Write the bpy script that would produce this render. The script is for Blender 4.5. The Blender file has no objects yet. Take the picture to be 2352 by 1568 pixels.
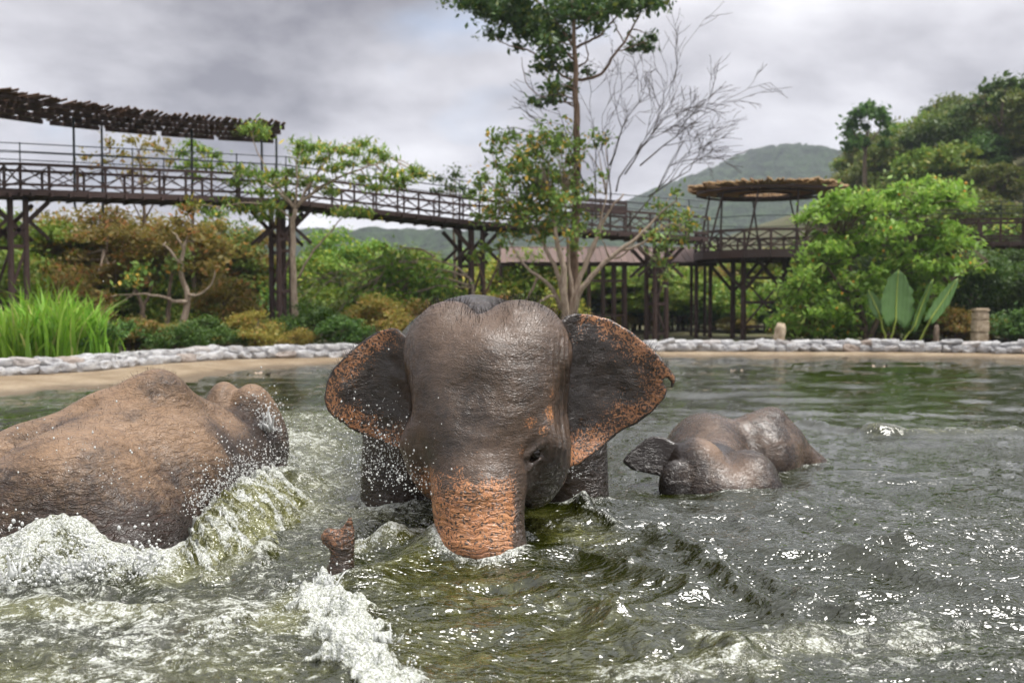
import bpy, bmesh, math, random
import numpy as np
from mathutils import Vector, Matrix

scene = bpy.context.scene
col = scene.collection
R = math.radians

# ------------------------------------------------------------------ camera
CAMZ = 1.25
PITCH = math.atan(36 / 995.6)
FPX = 995.6
cam_d = bpy.data.cameras.new('camera')
cam = bpy.data.objects.new('camera', cam_d)
col.objects.link(cam)
cam.location = (0, 0, CAMZ)
cam.rotation_euler = (math.pi / 2 - PITCH, 0, 0)
cam_d.lens = 35
cam_d.sensor_width = 36
cam_d.clip_start = 0.05
cam_d.clip_end = 6000
cam_d.dof.use_dof = True
cam_d.dof.focus_distance = 4.9
cam_d.dof.aperture_fstop = 2.5
scene.camera = cam

# ------------------------------------------------------------------ world: Nishita sky behind broken cloud
SUN_EL, SUN_AZ = R(68), R(100)      # azimuth clockwise from +Y
world = bpy.data.worlds.new('World')
scene.world = world
world.use_nodes = True
wt = world.node_tree
for n in list(wt.nodes):
    wt.nodes.remove(n)


def wn(t, **kw):
    n = wt.nodes.new(t)
    for k, v in kw.items():
        setattr(n, k, v)
    return n


w_out = wn('ShaderNodeOutputWorld')
w_bg = wn('ShaderNodeBackground')
w_sky = wn('ShaderNodeTexSky', sky_type='NISHITA')
w_sky.sun_disc = False
w_sky.sun_elevation = SUN_EL
w_sky.sun_rotation = SUN_AZ
w_sky.air_density = 1.0
w_sky.dust_density = 1.5
w_bg.inputs['Strength'].default_value = 0.12
w_tc = wn('ShaderNodeTexCoord')
w_sep = wn('ShaderNodeSeparateXYZ')
wt.links.new(w_tc.outputs['Generated'], w_sep.inputs[0])
w_zc = wn('ShaderNodeMath', operation='MAXIMUM')
wt.links.new(w_sep.outputs['Z'], w_zc.inputs[0])
w_zc.inputs[1].default_value = 0.0
w_za = wn('ShaderNodeMath', operation='ADD')
wt.links.new(w_zc.outputs[0], w_za.inputs[0])
w_za.inputs[1].default_value = 0.30
w_dx = wn('ShaderNodeMath', operation='DIVIDE')
w_dy = wn('ShaderNodeMath', operation='DIVIDE')
wt.links.new(w_sep.outputs['X'], w_dx.inputs[0])
wt.links.new(w_za.outputs[0], w_dx.inputs[1])
wt.links.new(w_sep.outputs['Y'], w_dy.inputs[0])
wt.links.new(w_za.outputs[0], w_dy.inputs[1])
w_cmb = wn('ShaderNodeCombineXYZ')
wt.links.new(w_dx.outputs[0], w_cmb.inputs[0])
wt.links.new(w_dy.outputs[0], w_cmb.inputs[1])
w_cmb.inputs[2].default_value = 6.3
w_n1 = wn('ShaderNodeTexNoise')
w_n1.inputs['Scale'].default_value = 1.25
w_n1.inputs['Detail'].default_value = 7.0
w_n1.inputs['Roughness'].default_value = 0.54
w_n1.inputs['Distortion'].default_value = 0.15
wt.links.new(w_cmb.outputs[0], w_n1.inputs['Vector'])
w_r1 = wn('ShaderNodeValToRGB')
e = w_r1.color_ramp.elements
e[0].position, e[0].color = 0.33, (1.15, 1.11, 1.29, 1)
e[1].position, e[1].color = 0.64, (6.4, 6.35, 6.5, 1)
m_ = w_r1.color_ramp.elements.new(0.47)
m_.color = (3.7, 3.63, 3.85, 1)
w_r1.color_ramp.interpolation = 'LINEAR'
wt.links.new(w_n1.outputs['Fac'], w_r1.inputs['Fac'])
# second, lower frequency noise opens small gaps of blue
w_n2 = wn('ShaderNodeTexNoise')
w_n2.inputs['Scale'].default_value = 1.7
w_n2.inputs['Detail'].default_value = 5.0
w_n2.inputs['Distortion'].default_value = 0.5
w_off = wn('ShaderNodeVectorMath', operation='ADD')
w_off.inputs[1].default_value = (5.3, 1.7, 2.2)
wt.links.new(w_cmb.outputs[0], w_off.inputs[0])
wt.links.new(w_off.outputs[0], w_n2.inputs['Vector'])
w_r2 = wn('ShaderNodeMapRange')
w_r2.inputs['From Min'].default_value = 0.58
w_r2.inputs['From Max'].default_value = 0.72
w_r2.inputs['To Min'].default_value = 1.0
w_r2.inputs['To Max'].default_value = 0.5
wt.links.new(w_n2.outputs['Fac'], w_r2.inputs['Value'])
w_mix = wn('ShaderNodeMixRGB')
wt.links.new(w_r2.outputs[0], w_mix.inputs['Fac'])
wt.links.new(w_sky.outputs[0], w_mix.inputs['Color1'])
wt.links.new(w_r1.outputs['Color'], w_mix.inputs['Color2'])
wt.links.new(w_mix.outputs[0], w_bg.inputs['Color'])
wt.links.new(w_bg.outputs[0], w_out.inputs['Surface'])

# ------------------------------------------------------------------ sun (veiled by cloud)
sun_d = bpy.data.lights.new('sun', 'SUN')
sun_d.energy = 3.0
sun_d.angle = R(25)
sun_d.color = (1.0, 0.965, 0.92)
sun = bpy.data.objects.new('sun', sun_d)
col.objects.link(sun)
sdir = Vector((math.sin(SUN_AZ) * math.cos(SUN_EL), math.cos(SUN_AZ) * math.cos(SUN_EL), math.sin(SUN_EL)))
sun.rotation_euler = sdir.to_track_quat('Z', 'Y').to_euler()
sun.location = sdir * 60

vs = scene.view_settings
vs.view_transform = 'Standard'
vs.look = 'None'
vs.exposure = 0.82
vs.gamma = 1
vs.use_curve_mapping = False
scene.cycles.use_denoising = True
scene.cycles.use_adaptive_sampling = True
scene.cycles.adaptive_threshold = 0.025
scene.cycles.adaptive_min_samples = 16
scene.cycles.max_bounces = 6
scene.cycles.diffuse_bounces = 2
scene.cycles.glossy_bounces = 2
scene.cycles.transmission_bounces = 4
scene.cycles.transparent_max_bounces = 6
scene.cycles.volume_bounces = 0
scene.cycles.caustics_reflective = False
scene.cycles.caustics_refractive = False

# ------------------------------------------------------------------ helpers
rng = np.random.default_rng(7)
random.seed(7)
K = 1024 / 2352.0                    # study-picture pixels -> render pixels


def ray(xd, yd):
    """unit-depth direction (dy = 1) through a point of the photograph"""
    cx = (xd * K - 512) / FPX
    cy = (341 - yd * K) / FPX
    s, c = math.sin(PITCH), math.cos(PITCH)
    d = np.array([cx, c + cy * s, -s + cy * c])
    return d / d[1]


def at(xd, yd, Y):
    d = ray(xd, yd) * Y
    return np.array([d[0], d[1], d[2] + CAMZ])


def onz(xd, yd, z=0.0):
    d = ray(xd, yd)
    t = (z - CAMZ) / d[2]
    return np.array([d[0] * t, d[1] * t, z])


def mesh_from(name, V, F, smooth=True):
    """V (n,3); F int array (m,3|4) or list of such arrays"""
    me = bpy.data.meshes.new(name)
    V = np.asarray(V, dtype=np.float32)
    Fs = F if isinstance(F, list) else [F]
    Fs = [np.asarray(f, dtype=np.int32) for f in Fs if len(f)]
    loops = np.concatenate([f.ravel() for f in Fs])
    tot = np.concatenate([np.full(len(f), f.shape[1], np.int32) for f in Fs])
    start = np.concatenate([[0], np.cumsum(tot)[:-1]]).astype(np.int32)
    me.vertices.add(len(V))
    me.vertices.foreach_set('co', V.ravel())
    me.loops.add(len(loops))
    me.loops.foreach_set('vertex_index', loops)
    me.polygons.add(len(tot))
    me.polygons.foreach_set('loop_start', start)
    me.polygons.foreach_set('loop_total', tot)
    me.polygons.foreach_set('use_smooth', np.full(len(tot), smooth, bool))
    me.update(calc_edges=True)
    return me


def obj(name, me, mat=None, parent=None, loc=None):
    o = bpy.data.objects.new(name, me)
    col.objects.link(o)
    if mat is not None and me is not None and not me.materials:
        me.materials.append(mat)
    if loc is not None:
        o.location = loc
    if parent is not None:
        o.parent = parent
    return o


def empty(name, loc=(0, 0, 0)):
    o = bpy.data.objects.new(name, None)
    o.empty_display_size = 0.2
    col.objects.link(o)
    o.location = loc
    return o


def tag(o, label=None, cat=None, group=None, kind=None):
    if label:
        o['label'] = label
    if cat:
        o['category'] = cat
    if group:
        o['group'] = group
    if kind:
        o['kind'] = kind
    return o


class MB:
    """collects pieces of one mesh"""

    def __init__(s):
        s.V, s.F, s.n = [], [], 0

    def add(s, V, F):
        V = np.asarray(V, float)
        s.V.append(V)
        for f in (F if isinstance(F, list) else [F]):
            s.F.append(np.asarray(f, int) + s.n)
        s.n += len(V)

    def tube(s, P, rad, n=6, cap=True):
        P = np.asarray(P, float)
        rad = np.broadcast_to(np.asarray(rad, float), (len(P),))
        T = np.gradient(P, axis=0)
        T /= np.linalg.norm(T, axis=1)[:, None] + 1e-9
        ref = np.array([0, 0, 1.0]) if abs(T[0][2]) < .9 else np.array([1.0, 0, 0])
        A = np.cross(T, ref)
        A /= np.linalg.norm(A, axis=1)[:, None] + 1e-9
        B = np.cross(T, A)
        a = np.arange(n) * 2 * np.pi / n
        ring = (P[:, None, :] + rad[:, None, None] * (np.cos(a)[None, :, None] * A[:, None, :] + np.sin(a)[None, :, None] * B[:, None, :]))
        m = len(P)
        i, j = np.meshgrid(np.arange(m - 1), np.arange(n), indexing='ij')
        j2 = (j + 1) % n
        F = np.stack([i * n + j, i * n + j2, (i + 1) * n + j2, (i + 1) * n + j], -1).reshape(-1, 4)
        s.add(ring.reshape(-1, 3), F)
        if cap and n >= 3:
            b = s.n - m * n
            for r0, rev in ((0, False), (m - 1, True)):
                c = len(s.V)
                ctr = P[r0]
                k0 = b + r0 * n
                s.V.append(ctr[None, :])
                ci = s.n
                s.n += 1
                q = np.arange(n)
                f = np.stack([np.full(n, ci), k0 + (q + 1) % n, k0 + q], -1)
                s.F.append(f[:, ::-1] if rev else f)

    def box(s, c, size, rot=None):
        h = np.asarray(size, float) / 2
        V = np.array([[x, y, z] for x in (-1, 1) for y in (-1, 1) for z in (-1, 1)], float) * h
        if rot is not None:
            V = V @ np.asarray(rot).T
        F = np.array([[0, 1, 3, 2], [4, 6, 7, 5], [0, 4, 5, 1], [2, 3, 7, 6], [0, 2, 6, 4], [1, 5, 7, 3]])
        s.add(V + np.asarray(c, float), F)

    def mesh(s, name, smooth=True):
        V = np.concatenate(s.V)
        q = [f for f in s.F if f.shape[1] == 4]
        t = [f for f in s.F if f.shape[1] == 3]
        L = []
        if q:
            L.append(np.concatenate(q))
        if t:
            L.append(np.concatenate(t))
        return mesh_from(name, V, L, smooth)


# ---- numpy noise
def _h(ix, iy, iz, seed):
    n = (ix.astype(np.int64) * 374761393 + iy.astype(np.int64) * 668265263 + np.int64(seed) * 974634777)
    if iz is not None:
        n = n + iz.astype(np.int64) * 2147483647
    n = n & 0xffffffff
    n = ((n ^ (n >> 13)) * 1274126177) & 0xffffffff
    n = ((n ^ (n >> 16)) * 2246822519) & 0xffffffff
    n = n ^ (n >> 13)
    return (n & 0xffffff).astype(np.float32) / 0xffffff


def vn2(x, y, seed=0):
    x, y = np.broadcast_arrays(np.asarray(x, np.float64), np.asarray(y, np.float64))
    fx, fy = np.floor(x), np.floor(y)
    ix, iy = fx.astype(np.int64), fy.astype(np.int64)
    u, v = x - fx, y - fy
    u = u * u * u * (u * (u * 6 - 15) + 10)
    v = v * v * v * (v * (v * 6 - 15) + 10)
    a = _h(ix, iy, None, seed)
    b = _h(ix + 1, iy, None, seed)
    c = _h(ix, iy + 1, None, seed)
    d = _h(ix + 1, iy + 1, None, seed)
    return (a * (1 - u) + b * u) * (1 - v) + (c * (1 - u) + d * u) * v


def fbm2(x, y, oct=4, seed=0, gain=.5):
    t, a, s = 0, 1.0, 0
    for o in range(oct):
        f = 2.03 ** o
        t = t + a * (vn2(x * f + o * 17.3, y * f - o * 9.1, seed + o) - .5)
        s += a
        a *= gain
    return t / s * 2          # about -1..1


def vn3(x, y, z, seed=0):
    x, y, z = np.broadcast_arrays(np.asarray(x, np.float64), np.asarray(y, np.float64), np.asarray(z, np.float64))
    fx, fy, fz = np.floor(x), np.floor(y), np.floor(z)
    ix, iy, iz = fx.astype(np.int64), fy.astype(np.int64), fz.astype(np.int64)
    u, v, w = x - fx, y - fy, z - fz
    u = u * u * (3 - 2 * u)
    v = v * v * (3 - 2 * v)
    w = w * w * (3 - 2 * w)
    r = 0
    for dz in (0, 1):
        a = _h(ix, iy, iz + dz, seed)
        b = _h(ix + 1, iy, iz + dz, seed)
        c = _h(ix, iy + 1, iz + dz, seed)
        d = _h(ix + 1, iy + 1, iz + dz, seed)
        q = (a * (1 - u) + b * u) * (1 - v) + (c * (1 - u) + d * u) * v
        r = r + q * (w if dz else 1 - w)
    return r


def fbm3(P, s, oct=3, seed=0):
    t, a, S = 0, 1.0, 0
    for o in range(oct):
        f = s * 2.03 ** o
        t = t + a * (vn3(P[..., 0] * f, P[..., 1] * f, P[..., 2] * f, seed + o) - .5)
        S += a
        a *= .5
    return t / S * 2


def sstep(a, b, x):
    t = np.clip((x - a) / (b - a), 0, 1)
    return t * t * (3 - 2 * t)


# ---- signed distance toolkit
def smin(a, b, k):
    h = np.clip(.5 + .5 * (b - a) / k, 0, 1)
    return b + (a - b) * h - k * h * (1 - h)


def smax(a, b, k):
    return -smin(-a, -b, k)


def s_ell(p, c, r, rot=None):
    x, y, z = p[0] - c[0], p[1] - c[1], p[2] - c[2]
    if rot is not None:
        M = rot
        x, y, z = (M[0][0] * x + M[0][1] * y + M[0][2] * z, M[1][0] * x + M[1][1] * y + M[1][2] * z, M[2][0] * x + M[2][1] * y + M[2][2] * z)
    k0 = np.sqrt((x / r[0]) ** 2 + (y / r[1]) ** 2 + (z / r[2]) ** 2) + 1e-6
    k1 = np.sqrt((x / r[0] ** 2) ** 2 + (y / r[1] ** 2) ** 2 + (z / r[2] ** 2) ** 2) + 1e-6
    return k0 * (k0 - 1) / k1


def s_cap(p, a, b, ra, rb):
    ba = [b[i] - a[i] for i in range(3)]
    L = sum(v * v for v in ba)
    x, y, z = p[0] - a[0], p[1] - a[1], p[2] - a[2]
    h = np.clip((x * ba[0] + y * ba[1] + z * ba[2]) / L, 0, 1)
    return np.sqrt((x - ba[0] * h) ** 2 + (y - ba[1] * h) ** 2 + (z - ba[2] * h) ** 2) - (ra + (rb - ra) * h)


def s_poly(px, pz, poly):
    """2D signed distance to a closed polygon"""
    px, pz = np.broadcast_arrays(px, pz)
    d = np.full(px.shape, 1e9)
    s = np.ones(px.shape)
    n = len(poly)
    for i in range(n):
        ax, az = poly[i]
        bx, bz = poly[i - 1]
        ex, ez = bx - ax, bz - az
        wx, wz = px - ax, pz - az
        t = np.clip((wx * ex + wz * ez) / (ex * ex + ez * ez + 1e-12), 0, 1)
        d = np.minimum(d, (wx - ex * t) ** 2 + (wz - ez * t) ** 2)
        c1 = pz >= az
        c2 = pz < bz
        c3 = ex * wz > ez * wx
        s = np.where((c1 & c2 & c3) | (~c1 & ~c2 & ~c3), -s, s)
    return s * np.sqrt(d)


def surface_nets(f, xs, ys, zs):
    ins = f < 0
    c = np.zeros(tuple(n - 1 for n in f.shape), np.int8)
    for dx in (0, 1):
        for dy in (0, 1):
            for dz in (0, 1):
                c += ins[dx:f.shape[0] - 1 + dx, dy:f.shape[1] - 1 + dy, dz:f.shape[2] - 1 + dz]
    act = (c > 0) & (c < 8)
    I, J, Kk = np.nonzero(act)
    idx = np.full(act.shape, -1, np.int32)
    idx[I, J, Kk] = np.arange(len(I))
    S = np.zeros((len(I), 3))
    N = np.zeros(len(I))
    for ax in range(3):
        o = [a for a in range(3) if a != ax]
        for u in (0, 1):
            for v in (0, 1):
                d0 = [0, 0, 0]
                d0[o[0]], d0[o[1]] = u, v
                d1 = list(d0)
                d1[ax] = 1
                A = f[I + d0[0], J + d0[1], Kk + d0[2]]
                B = f[I + d1[0], J + d1[1], Kk + d1[2]]
                m = (A < 0) != (B < 0)
                t = np.where(m, A / np.where(m, A - B, 1), 0)
                P0 = np.stack([xs[I + d0[0]], ys[J + d0[1]], zs[Kk + d0[2]]], -1)
                P1 = np.stack([xs[I + d1[0]], ys[J + d1[1]], zs[Kk + d1[2]]], -1)
                S += np.where(m[:, None], P0 + (P1 - P0) * t[:, None], 0)
                N += m
    V = S / N[:, None]
    Fs = []
    for ax in range(3):
        o = [a for a in range(3) if a != ax]
        sl0 = [slice(None)] * 3
        sl1 = [slice(None)] * 3
        sl0[ax] = slice(0, -1)
        sl1[ax] = slice(1, None)
        for s_ in (sl0, sl1):
            s_[o[0]] = slice(1, -1)
            s_[o[1]] = slice(1, -1)
        a, b = ins[tuple(sl0)], ins[tuple(sl1)]
        E = np.argwhere(a != b)
        if not len(E):
            continue
        E2 = E.copy()
        E2[:, o[0]] += 1
        E2[:, o[1]] += 1
        q = []
        for u, v in ((1, 1), (0, 1), (0, 0), (1, 0)):
            T = E2.copy()
            T[:, o[0]] -= u
            T[:, o[1]] -= v
            q.append(idx[T[:, 0], T[:, 1], T[:, 2]])
        q = np.stack(q, -1)
        flip = a[E[:, 0], E[:, 1], E[:, 2]]
        if ax == 1:
            flip = ~flip
        q[~flip] = q[~flip][:, ::-1]
        Fs.append(q)
    return V, np.concatenate(Fs)


def axis(*segs):
    """piecewise axis: (a, b, step), ..."""
    out = []
    for a, b, st in segs:
        n = max(2, int(round((b - a) / st)))
        out.append(np.linspace(a, b, n, endpoint=False))
    out.append(np.array([segs[-1][1]]))
    return np.concatenate(out)


# ---- material toolkit
class NT:
    def __init__(s, name):
        s.m = bpy.data.materials.new(name)
        s.m.use_nodes = True
        s.t = s.m.node_tree
        s.t.nodes.clear()
        s.out = s.n('ShaderNodeOutputMaterial')

    def n(s, typ, ins=None, **kw):
        nd = s.t.nodes.new(typ)
        for k, v in kw.items():
            setattr(nd, k, v)
        for k, v in (ins or {}).items():
            sk = nd.inputs[k]
            if isinstance(v, bpy.types.NodeSocket):
                s.t.links.new(v, sk)
            else:
                sk.default_value = v
        return nd

    def link(s, a, b):
        s.t.links.new(a, b)

    def val(s, op, a, b=None, c=None, clamp=False):
        nd = s.n('ShaderNodeMath', operation=op, use_clamp=clamp)
        for i, v in enumerate((a, b, c)):
            if v is None:
                continue
            if isinstance(v, bpy.types.NodeSocket):
                s.t.links.new(v, nd.inputs[i])
            else:
                nd.inputs[i].default_value = v
        return nd.outputs[0]

    def rng(s, v, a, b, c=0.0, d=1.0, smooth=True):
        nd = s.n('ShaderNodeMapRange', {'Value': v, 'From Min': a, 'From Max': b, 'To Min': c, 'To Max': d},
                 interpolation_type='SMOOTHSTEP' if smooth else 'LINEAR')
        return nd.outputs[0]

    def mix(s, f, a, b):
        nd = s.n('ShaderNodeMixRGB')
        for i, v in enumerate((f, a, b)):
            if isinstance(v, bpy.types.NodeSocket):
                s.t.links.new(v, nd.inputs[i])
            else:
                nd.inputs[i].default_value = v if i == 0 else (tuple(v) + (1,))[:4]
        return nd.outputs[0]

    def noise(s, vec, scale, detail=4, rough=.5, dist=0.0):
        return s.n('ShaderNodeTexNoise', {'Vector': vec, 'Scale': scale, 'Detail': detail, 'Roughness': rough, 'Distortion': dist}).outputs['Fac']

    def attr(s, name, typ='GEOMETRY'):
        return s.n('ShaderNodeAttribute', attribute_name=name, attribute_type=typ).outputs['Fac']

    def coord(s, which='Object'):
        return s.n('ShaderNodeTexCoord').outputs[which]

    def mapping(s, vec, scale=(1, 1, 1), rot=(0, 0, 0), loc=(0, 0, 0)):
        return s.n('ShaderNodeMapping', {'Vector': vec, 'Scale': scale, 'Rotation': rot, 'Location': loc}).outputs[0]

    def bump(s, h, dist, strength=1.0, normal=None):
        i = {'Height': h, 'Distance': dist, 'Strength': strength}
        if normal is not None:
            i['Normal'] = normal
        return s.n('ShaderNodeBump', i).outputs[0]

    def bsdf(s, **kw):
        nd = s.n('ShaderNodeBsdfPrincipled')
        for k, v in kw.items():
            sk = nd.inputs[k.replace('_', ' ')]
            if isinstance(v, bpy.types.NodeSocket):
                s.t.links.new(v, sk)
            elif sk.type == 'RGBA':
                sk.default_value = (tuple(v) + (1,))[:4]
            else:
                sk.default_value = v
        return nd

    def done(s, shader):
        s.t.links.new(shader.outputs[0], s.out.inputs['Surface'])
        return s.m


def fattr(me, name, vals):
    a = me.attributes.new(name, 'FLOAT', 'POINT')
    a.data.foreach_set('value', np.asarray(vals, np.float32))

# =================================================================== elephants
class Field:
    def __init__(s, xs, ys, zs):
        s.xs, s.ys, s.zs = [a.astype(np.float32) for a in (xs, ys, zs)]
        s.f = np.full((len(xs), len(ys), len(zs)), 1.0, np.float32)

    def sl(s, lo, hi):
        out = []
        for a, l, h in zip((s.xs, s.ys, s.zs), lo, hi):
            out.append(slice(max(0, int(np.searchsorted(a, l)) - 1), min(len(a), int(np.searchsorted(a, h)) + 1)))
        return tuple(out)

    def pts(s, sl):
        return (s.xs[sl[0]][:, None, None], s.ys[sl[1]][None, :, None], s.zs[sl[2]][None, None, :])

    def add(s, fn, lo, hi, k=.05, sub=False):
        m = k + .03
        sl = s.sl([v - m for v in lo], [v + m for v in hi])
        d = fn(s.pts(sl)).astype(np.float32)
        s.f[sl] = smax(s.f[sl], -d, k) if sub else smin(s.f[sl], d, k)

    def ell(s, c, r, k=.05, sub=False, yaw=0.0, roll=0.0):
        rot = None
        b = list(r)
        if yaw or roll:
            M = (Matrix.Rotation(yaw, 3, 'Z') @ Matrix.Rotation(roll, 3, 'Y')).transposed()
            rot = [[float(v) for v in row] for row in M]
            b = [max(r)] * 3
        s.add(lambda p: s_ell(p, c, r, rot), [c[i] - b[i] for i in range(3)], [c[i] + b[i] for i in range(3)], k, sub)

    def cap(s, a, b, ra, rb, k=.05, sub=False):
        m = max(ra, rb)
        s.add(lambda p: s_cap(p, a, b, ra, rb), [min(a[i], b[i]) - m for i in range(3)], [max(a[i], b[i]) + m for i in range(3)], k, sub)

    def sample(s, P):
        i = np.clip(np.searchsorted(s.xs, P[:, 0]), 0, len(s.xs) - 1)
        j = np.clip(np.searchsorted(s.ys, P[:, 1]), 0, len(s.ys) - 1)
        k = np.clip(np.searchsorted(s.zs, P[:, 2]), 0, len(s.zs) - 1)
        v = s.f[i, j, k]
        out = (P[:, 0] < s.xs[0]) | (P[:, 0] > s.xs[-1]) | (P[:, 1] < s.ys[0]) | (P[:, 1] > s.ys[-1])
        return np.where(out, 1.0, v)

    def hit(s, xd, yd, y0, y1):
        d = ray(xd, yd)
        Y = np.arange(y0, y1, .003)
        P = d[None, :] * Y[:, None] + np.array([0, 0, CAMZ])
        v = s.sample(P)
        q = np.nonzero(v < 0)[0]
        return P[q[0]] if len(q) else P[-1]

    def mesh(s):
        return surface_nets(s.f, s.xs.astype(float), s.ys.astype(float), s.zs.astype(float))


def skin_material(name, dark, light, bd=.0058, orange=(.62, .30, .12), spec=.5, rough=.43):
    t = NT(name)
    co = t.coord('Object')
    pig, ring, wet, tone = t.attr('pig'), t.attr('ring'), t.attr('wet'), t.attr('tone')
    n1 = t.noise(co, 3.2, 3, .6)
    n2 = t.noise(co, 26, 3, .65)
    n3 = t.noise(co, 95, 1, .6)
    # grey-brown hide; tone adds drier, lighter areas and painted-in head sheen
    f = t.val('ADD', t.val('MULTIPLY', n1, .9), t.val('MULTIPLY', n2, .55))
    f = t.val('ADD', f, t.val('MULTIPLY', t.val('SUBTRACT', n3, .5), .35))
    f = t.val('ADD', f, t.val('SUBTRACT', tone, .5))
    f = t.rng(f, .42, 1.08)
    base = t.mix(f, dark, light)
    # fine crackle of the hide
    warp = t.n('ShaderNodeTexNoise', {'Vector': co, 'Scale': 9.0, 'Detail': 3.0})
    wv = t.n('ShaderNodeVectorMath', {0: warp.outputs['Color'], 'Scale': .09}, operation='SCALE').outputs[0]
    cow = t.n('ShaderNodeVectorMath', {0: co, 1: wv}, operation='ADD').outputs[0]
    v1 = t.n('ShaderNodeTexVoronoi', {'Vector': t.mapping(cow, (1, 1, 1.9)), 'Scale': 44.0}, feature='DISTANCE_TO_EDGE').outputs['Distance']
    v2 = t.n('ShaderNodeTexVoronoi', {'Vector': t.mapping(cow, (1, 1, 1.5)), 'Scale': 75.0}, feature='DISTANCE_TO_EDGE').outputs['Distance']
    c1 = t.rng(v1, 0.0, .13)
    c2 = t.rng(v2, 0.0, .22)
    # long folds running round the body
    w1 = t.noise(t.mapping(cow, (7, 7, 46)), 1.0, 3, .62, .3)
    w2 = t.noise(t.mapping(cow, (30, 30, 9), (.0, .5, .35)), 1.0, 2, .6, .2)
    w3 = t.noise(t.mapping(cow, (12, 12, 95)), 1.0, 2, .6, .4)
    # pigment: bare skin showing through, thick with dark freckles
    sp = t.n('ShaderNodeTexVoronoi', {'Vector': cow, 'Scale': 52.0, 'Randomness': 1.0}, feature='F1')
    sp2 = t.n('ShaderNodeTexVoronoi', {'Vector': cow, 'Scale': 110.0, 'Randomness': 1.0}, feature='F1')
    pn = t.noise(cow, 85, 2, .75)
    pm = t.val('ADD', pig, t.val('MULTIPLY', t.val('SUBTRACT', pn, .5), 1.5))
    pm = t.val('ADD', pm, t.val('MULTIPLY', t.val('SUBTRACT', t.noise(cow, 9, 3), .5), .9))
    om = t.rng(pm, .38, .70)
    r_ = t.n('ShaderNodeSeparateColor', {0: sp.outputs['Color']}).outputs[0]
    dot = t.val('MULTIPLY', t.rng(sp.outputs['Distance'], .34, .46, 1, 0), t.rng(t.val('ADD', r_, t.val('MULTIPLY', t.val('SUBTRACT', 1.0, pig), .7)), .34, .44))
    dot2 = t.val('MULTIPLY', t.rng(sp2.outputs['Distance'], .3, .42, 1, 0), t.rng(t.val('ADD', t.n('ShaderNodeSeparateColor', {0: sp2.outputs['Color']}).outputs[1], t.val('MULTIPLY', t.val('SUBTRACT', 1.0, pig), .5)), .62, .7))
    dots = t.val('MAXIMUM', dot, dot2)
    om = t.val('MULTIPLY', om, t.val('SUBTRACT', 1.0, t.val('MULTIPLY', dots, .93)))
    oc = t.mix(t.noise(co, 14, 3), orange, (orange[0] * .86, orange[1] * .72, orange[2] * .85))
    colr = t.mix(om, base, oc)
    crev = t.val('MULTIPLY', t.val('SUBTRACT', 1.0, c1), t.val('ADD', .12, t.val('MULTIPLY', ring, .12)))
    colr = t.mix(crev, colr, (.025, .02, .017))
    lin = t.val('MULTIPLY', t.rng(w1, .30, .44, 1, 0), t.val('ADD', .10, t.val('MULTIPLY', ring, .38)))
    colr = t.mix(lin, colr, (.022, .016, .013))
    colr = t.mix(t.val('MULTIPLY', t.rng(w3, .34, .50, 1, 0), t.val('MULTIPLY', ring, .55)), colr, (.05, .022, .014))
    colr = t.mix(t.val('MULTIPLY', wet, .78), colr, (.016, .012, .010))
    rgh = t.val('SUBTRACT', t.val('ADD', rough, t.val('MULTIPLY', t.val('SUBTRACT', n2, .5), .3)), t.val('MULTIPLY', wet, .2))
    vary = t.rng(t.noise(co, 2.3, 3), .35, .65, .25, 1.0)
    h = t.val('ADD', t.val('MULTIPLY', c1, .16), t.val('MULTIPLY', c2, .10))
    h = t.val('ADD', h, t.val('MULTIPLY', t.rng(w1, .38, .62), t.val('ADD', .32, t.val('MULTIPLY', ring, .85))))
    h = t.val('ADD', h, t.val('MULTIPLY', w2, .4))
    h = t.val('MULTIPLY', h, vary)
    h = t.val('ADD', h, t.val('MULTIPLY', t.rng(w3, .32, .55), t.val('MULTIPLY', ring, .45)))
    h = t.val('ADD', h, t.val('MULTIPLY', n3, .22))
    nb = t.bump(h, bd, .85)
    b = t.bsdf(Base_Color=colr, Roughness=rgh, Normal=nb)
    b.inputs['Specular IOR Level'].default_value = spec
    return t.done(b)


def bristles(name, P, N, lens, rad, mat, parent, seed=1, lift=.5):
    g = np.random.default_rng(seed)
    mb = MB()
    for p, n, L in zip(P, N, lens):
        d = n * .8 + np.array([0, 0, lift]) + g.normal(0, .28, 3)
        d /= np.linalg.norm(d)
        b = g.normal(0, .25, 3)
        pts = [p - n * .004, p + d * L * .5 + b * L * .08, p + d * L + b * L * .3]
        mb.tube(pts, [rad, rad * .8, rad * .25], 3, False)
    me = mb.mesh(name)
    loc = parent.location
    me.transform(Matrix.Translation(-Vector(loc)))
    return obj(name, me, mat, parent)


def vnormals(me):
    n = np.empty(len(me.vertices) * 3, np.float32)
    me.vertices.foreach_get('normal', n)
    return n.reshape(-1, 3)


hair_mat = NT('hair')
hair_mat = hair_mat.done(hair_mat.bsdf(Base_Color=(.02, .014, .012), Roughness=.45))
eye_t = NT('eye')
eye_mat = eye_t.done(eye_t.bsdf(Base_Color=(.012, .008, .006), Roughness=.06))

# ------------------------------------------------------------------ main elephant
PHI = R(8)
X0, Y0 = -.135, 5.32
cph, sph = math.cos(PHI), math.sin(PHI)


def hl(a, f, z):
    """head-local (lateral, forward, up) -> world"""
    return (X0 + a * cph - f * sph, Y0 - a * sph - f * cph, z)


FM = Field(axis((-1.36, -.93, .0095), (-.93, -.62, .0065), (-.62, 1.06, .0095)),
           axis((4.34, 4.62, .008), (4.62, 5.85, .0095), (5.85, 8.95, .035)),
           axis((-.5, -.03, .02), (-.03, .31, .0068), (.31, 1.46, .0095)))
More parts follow.
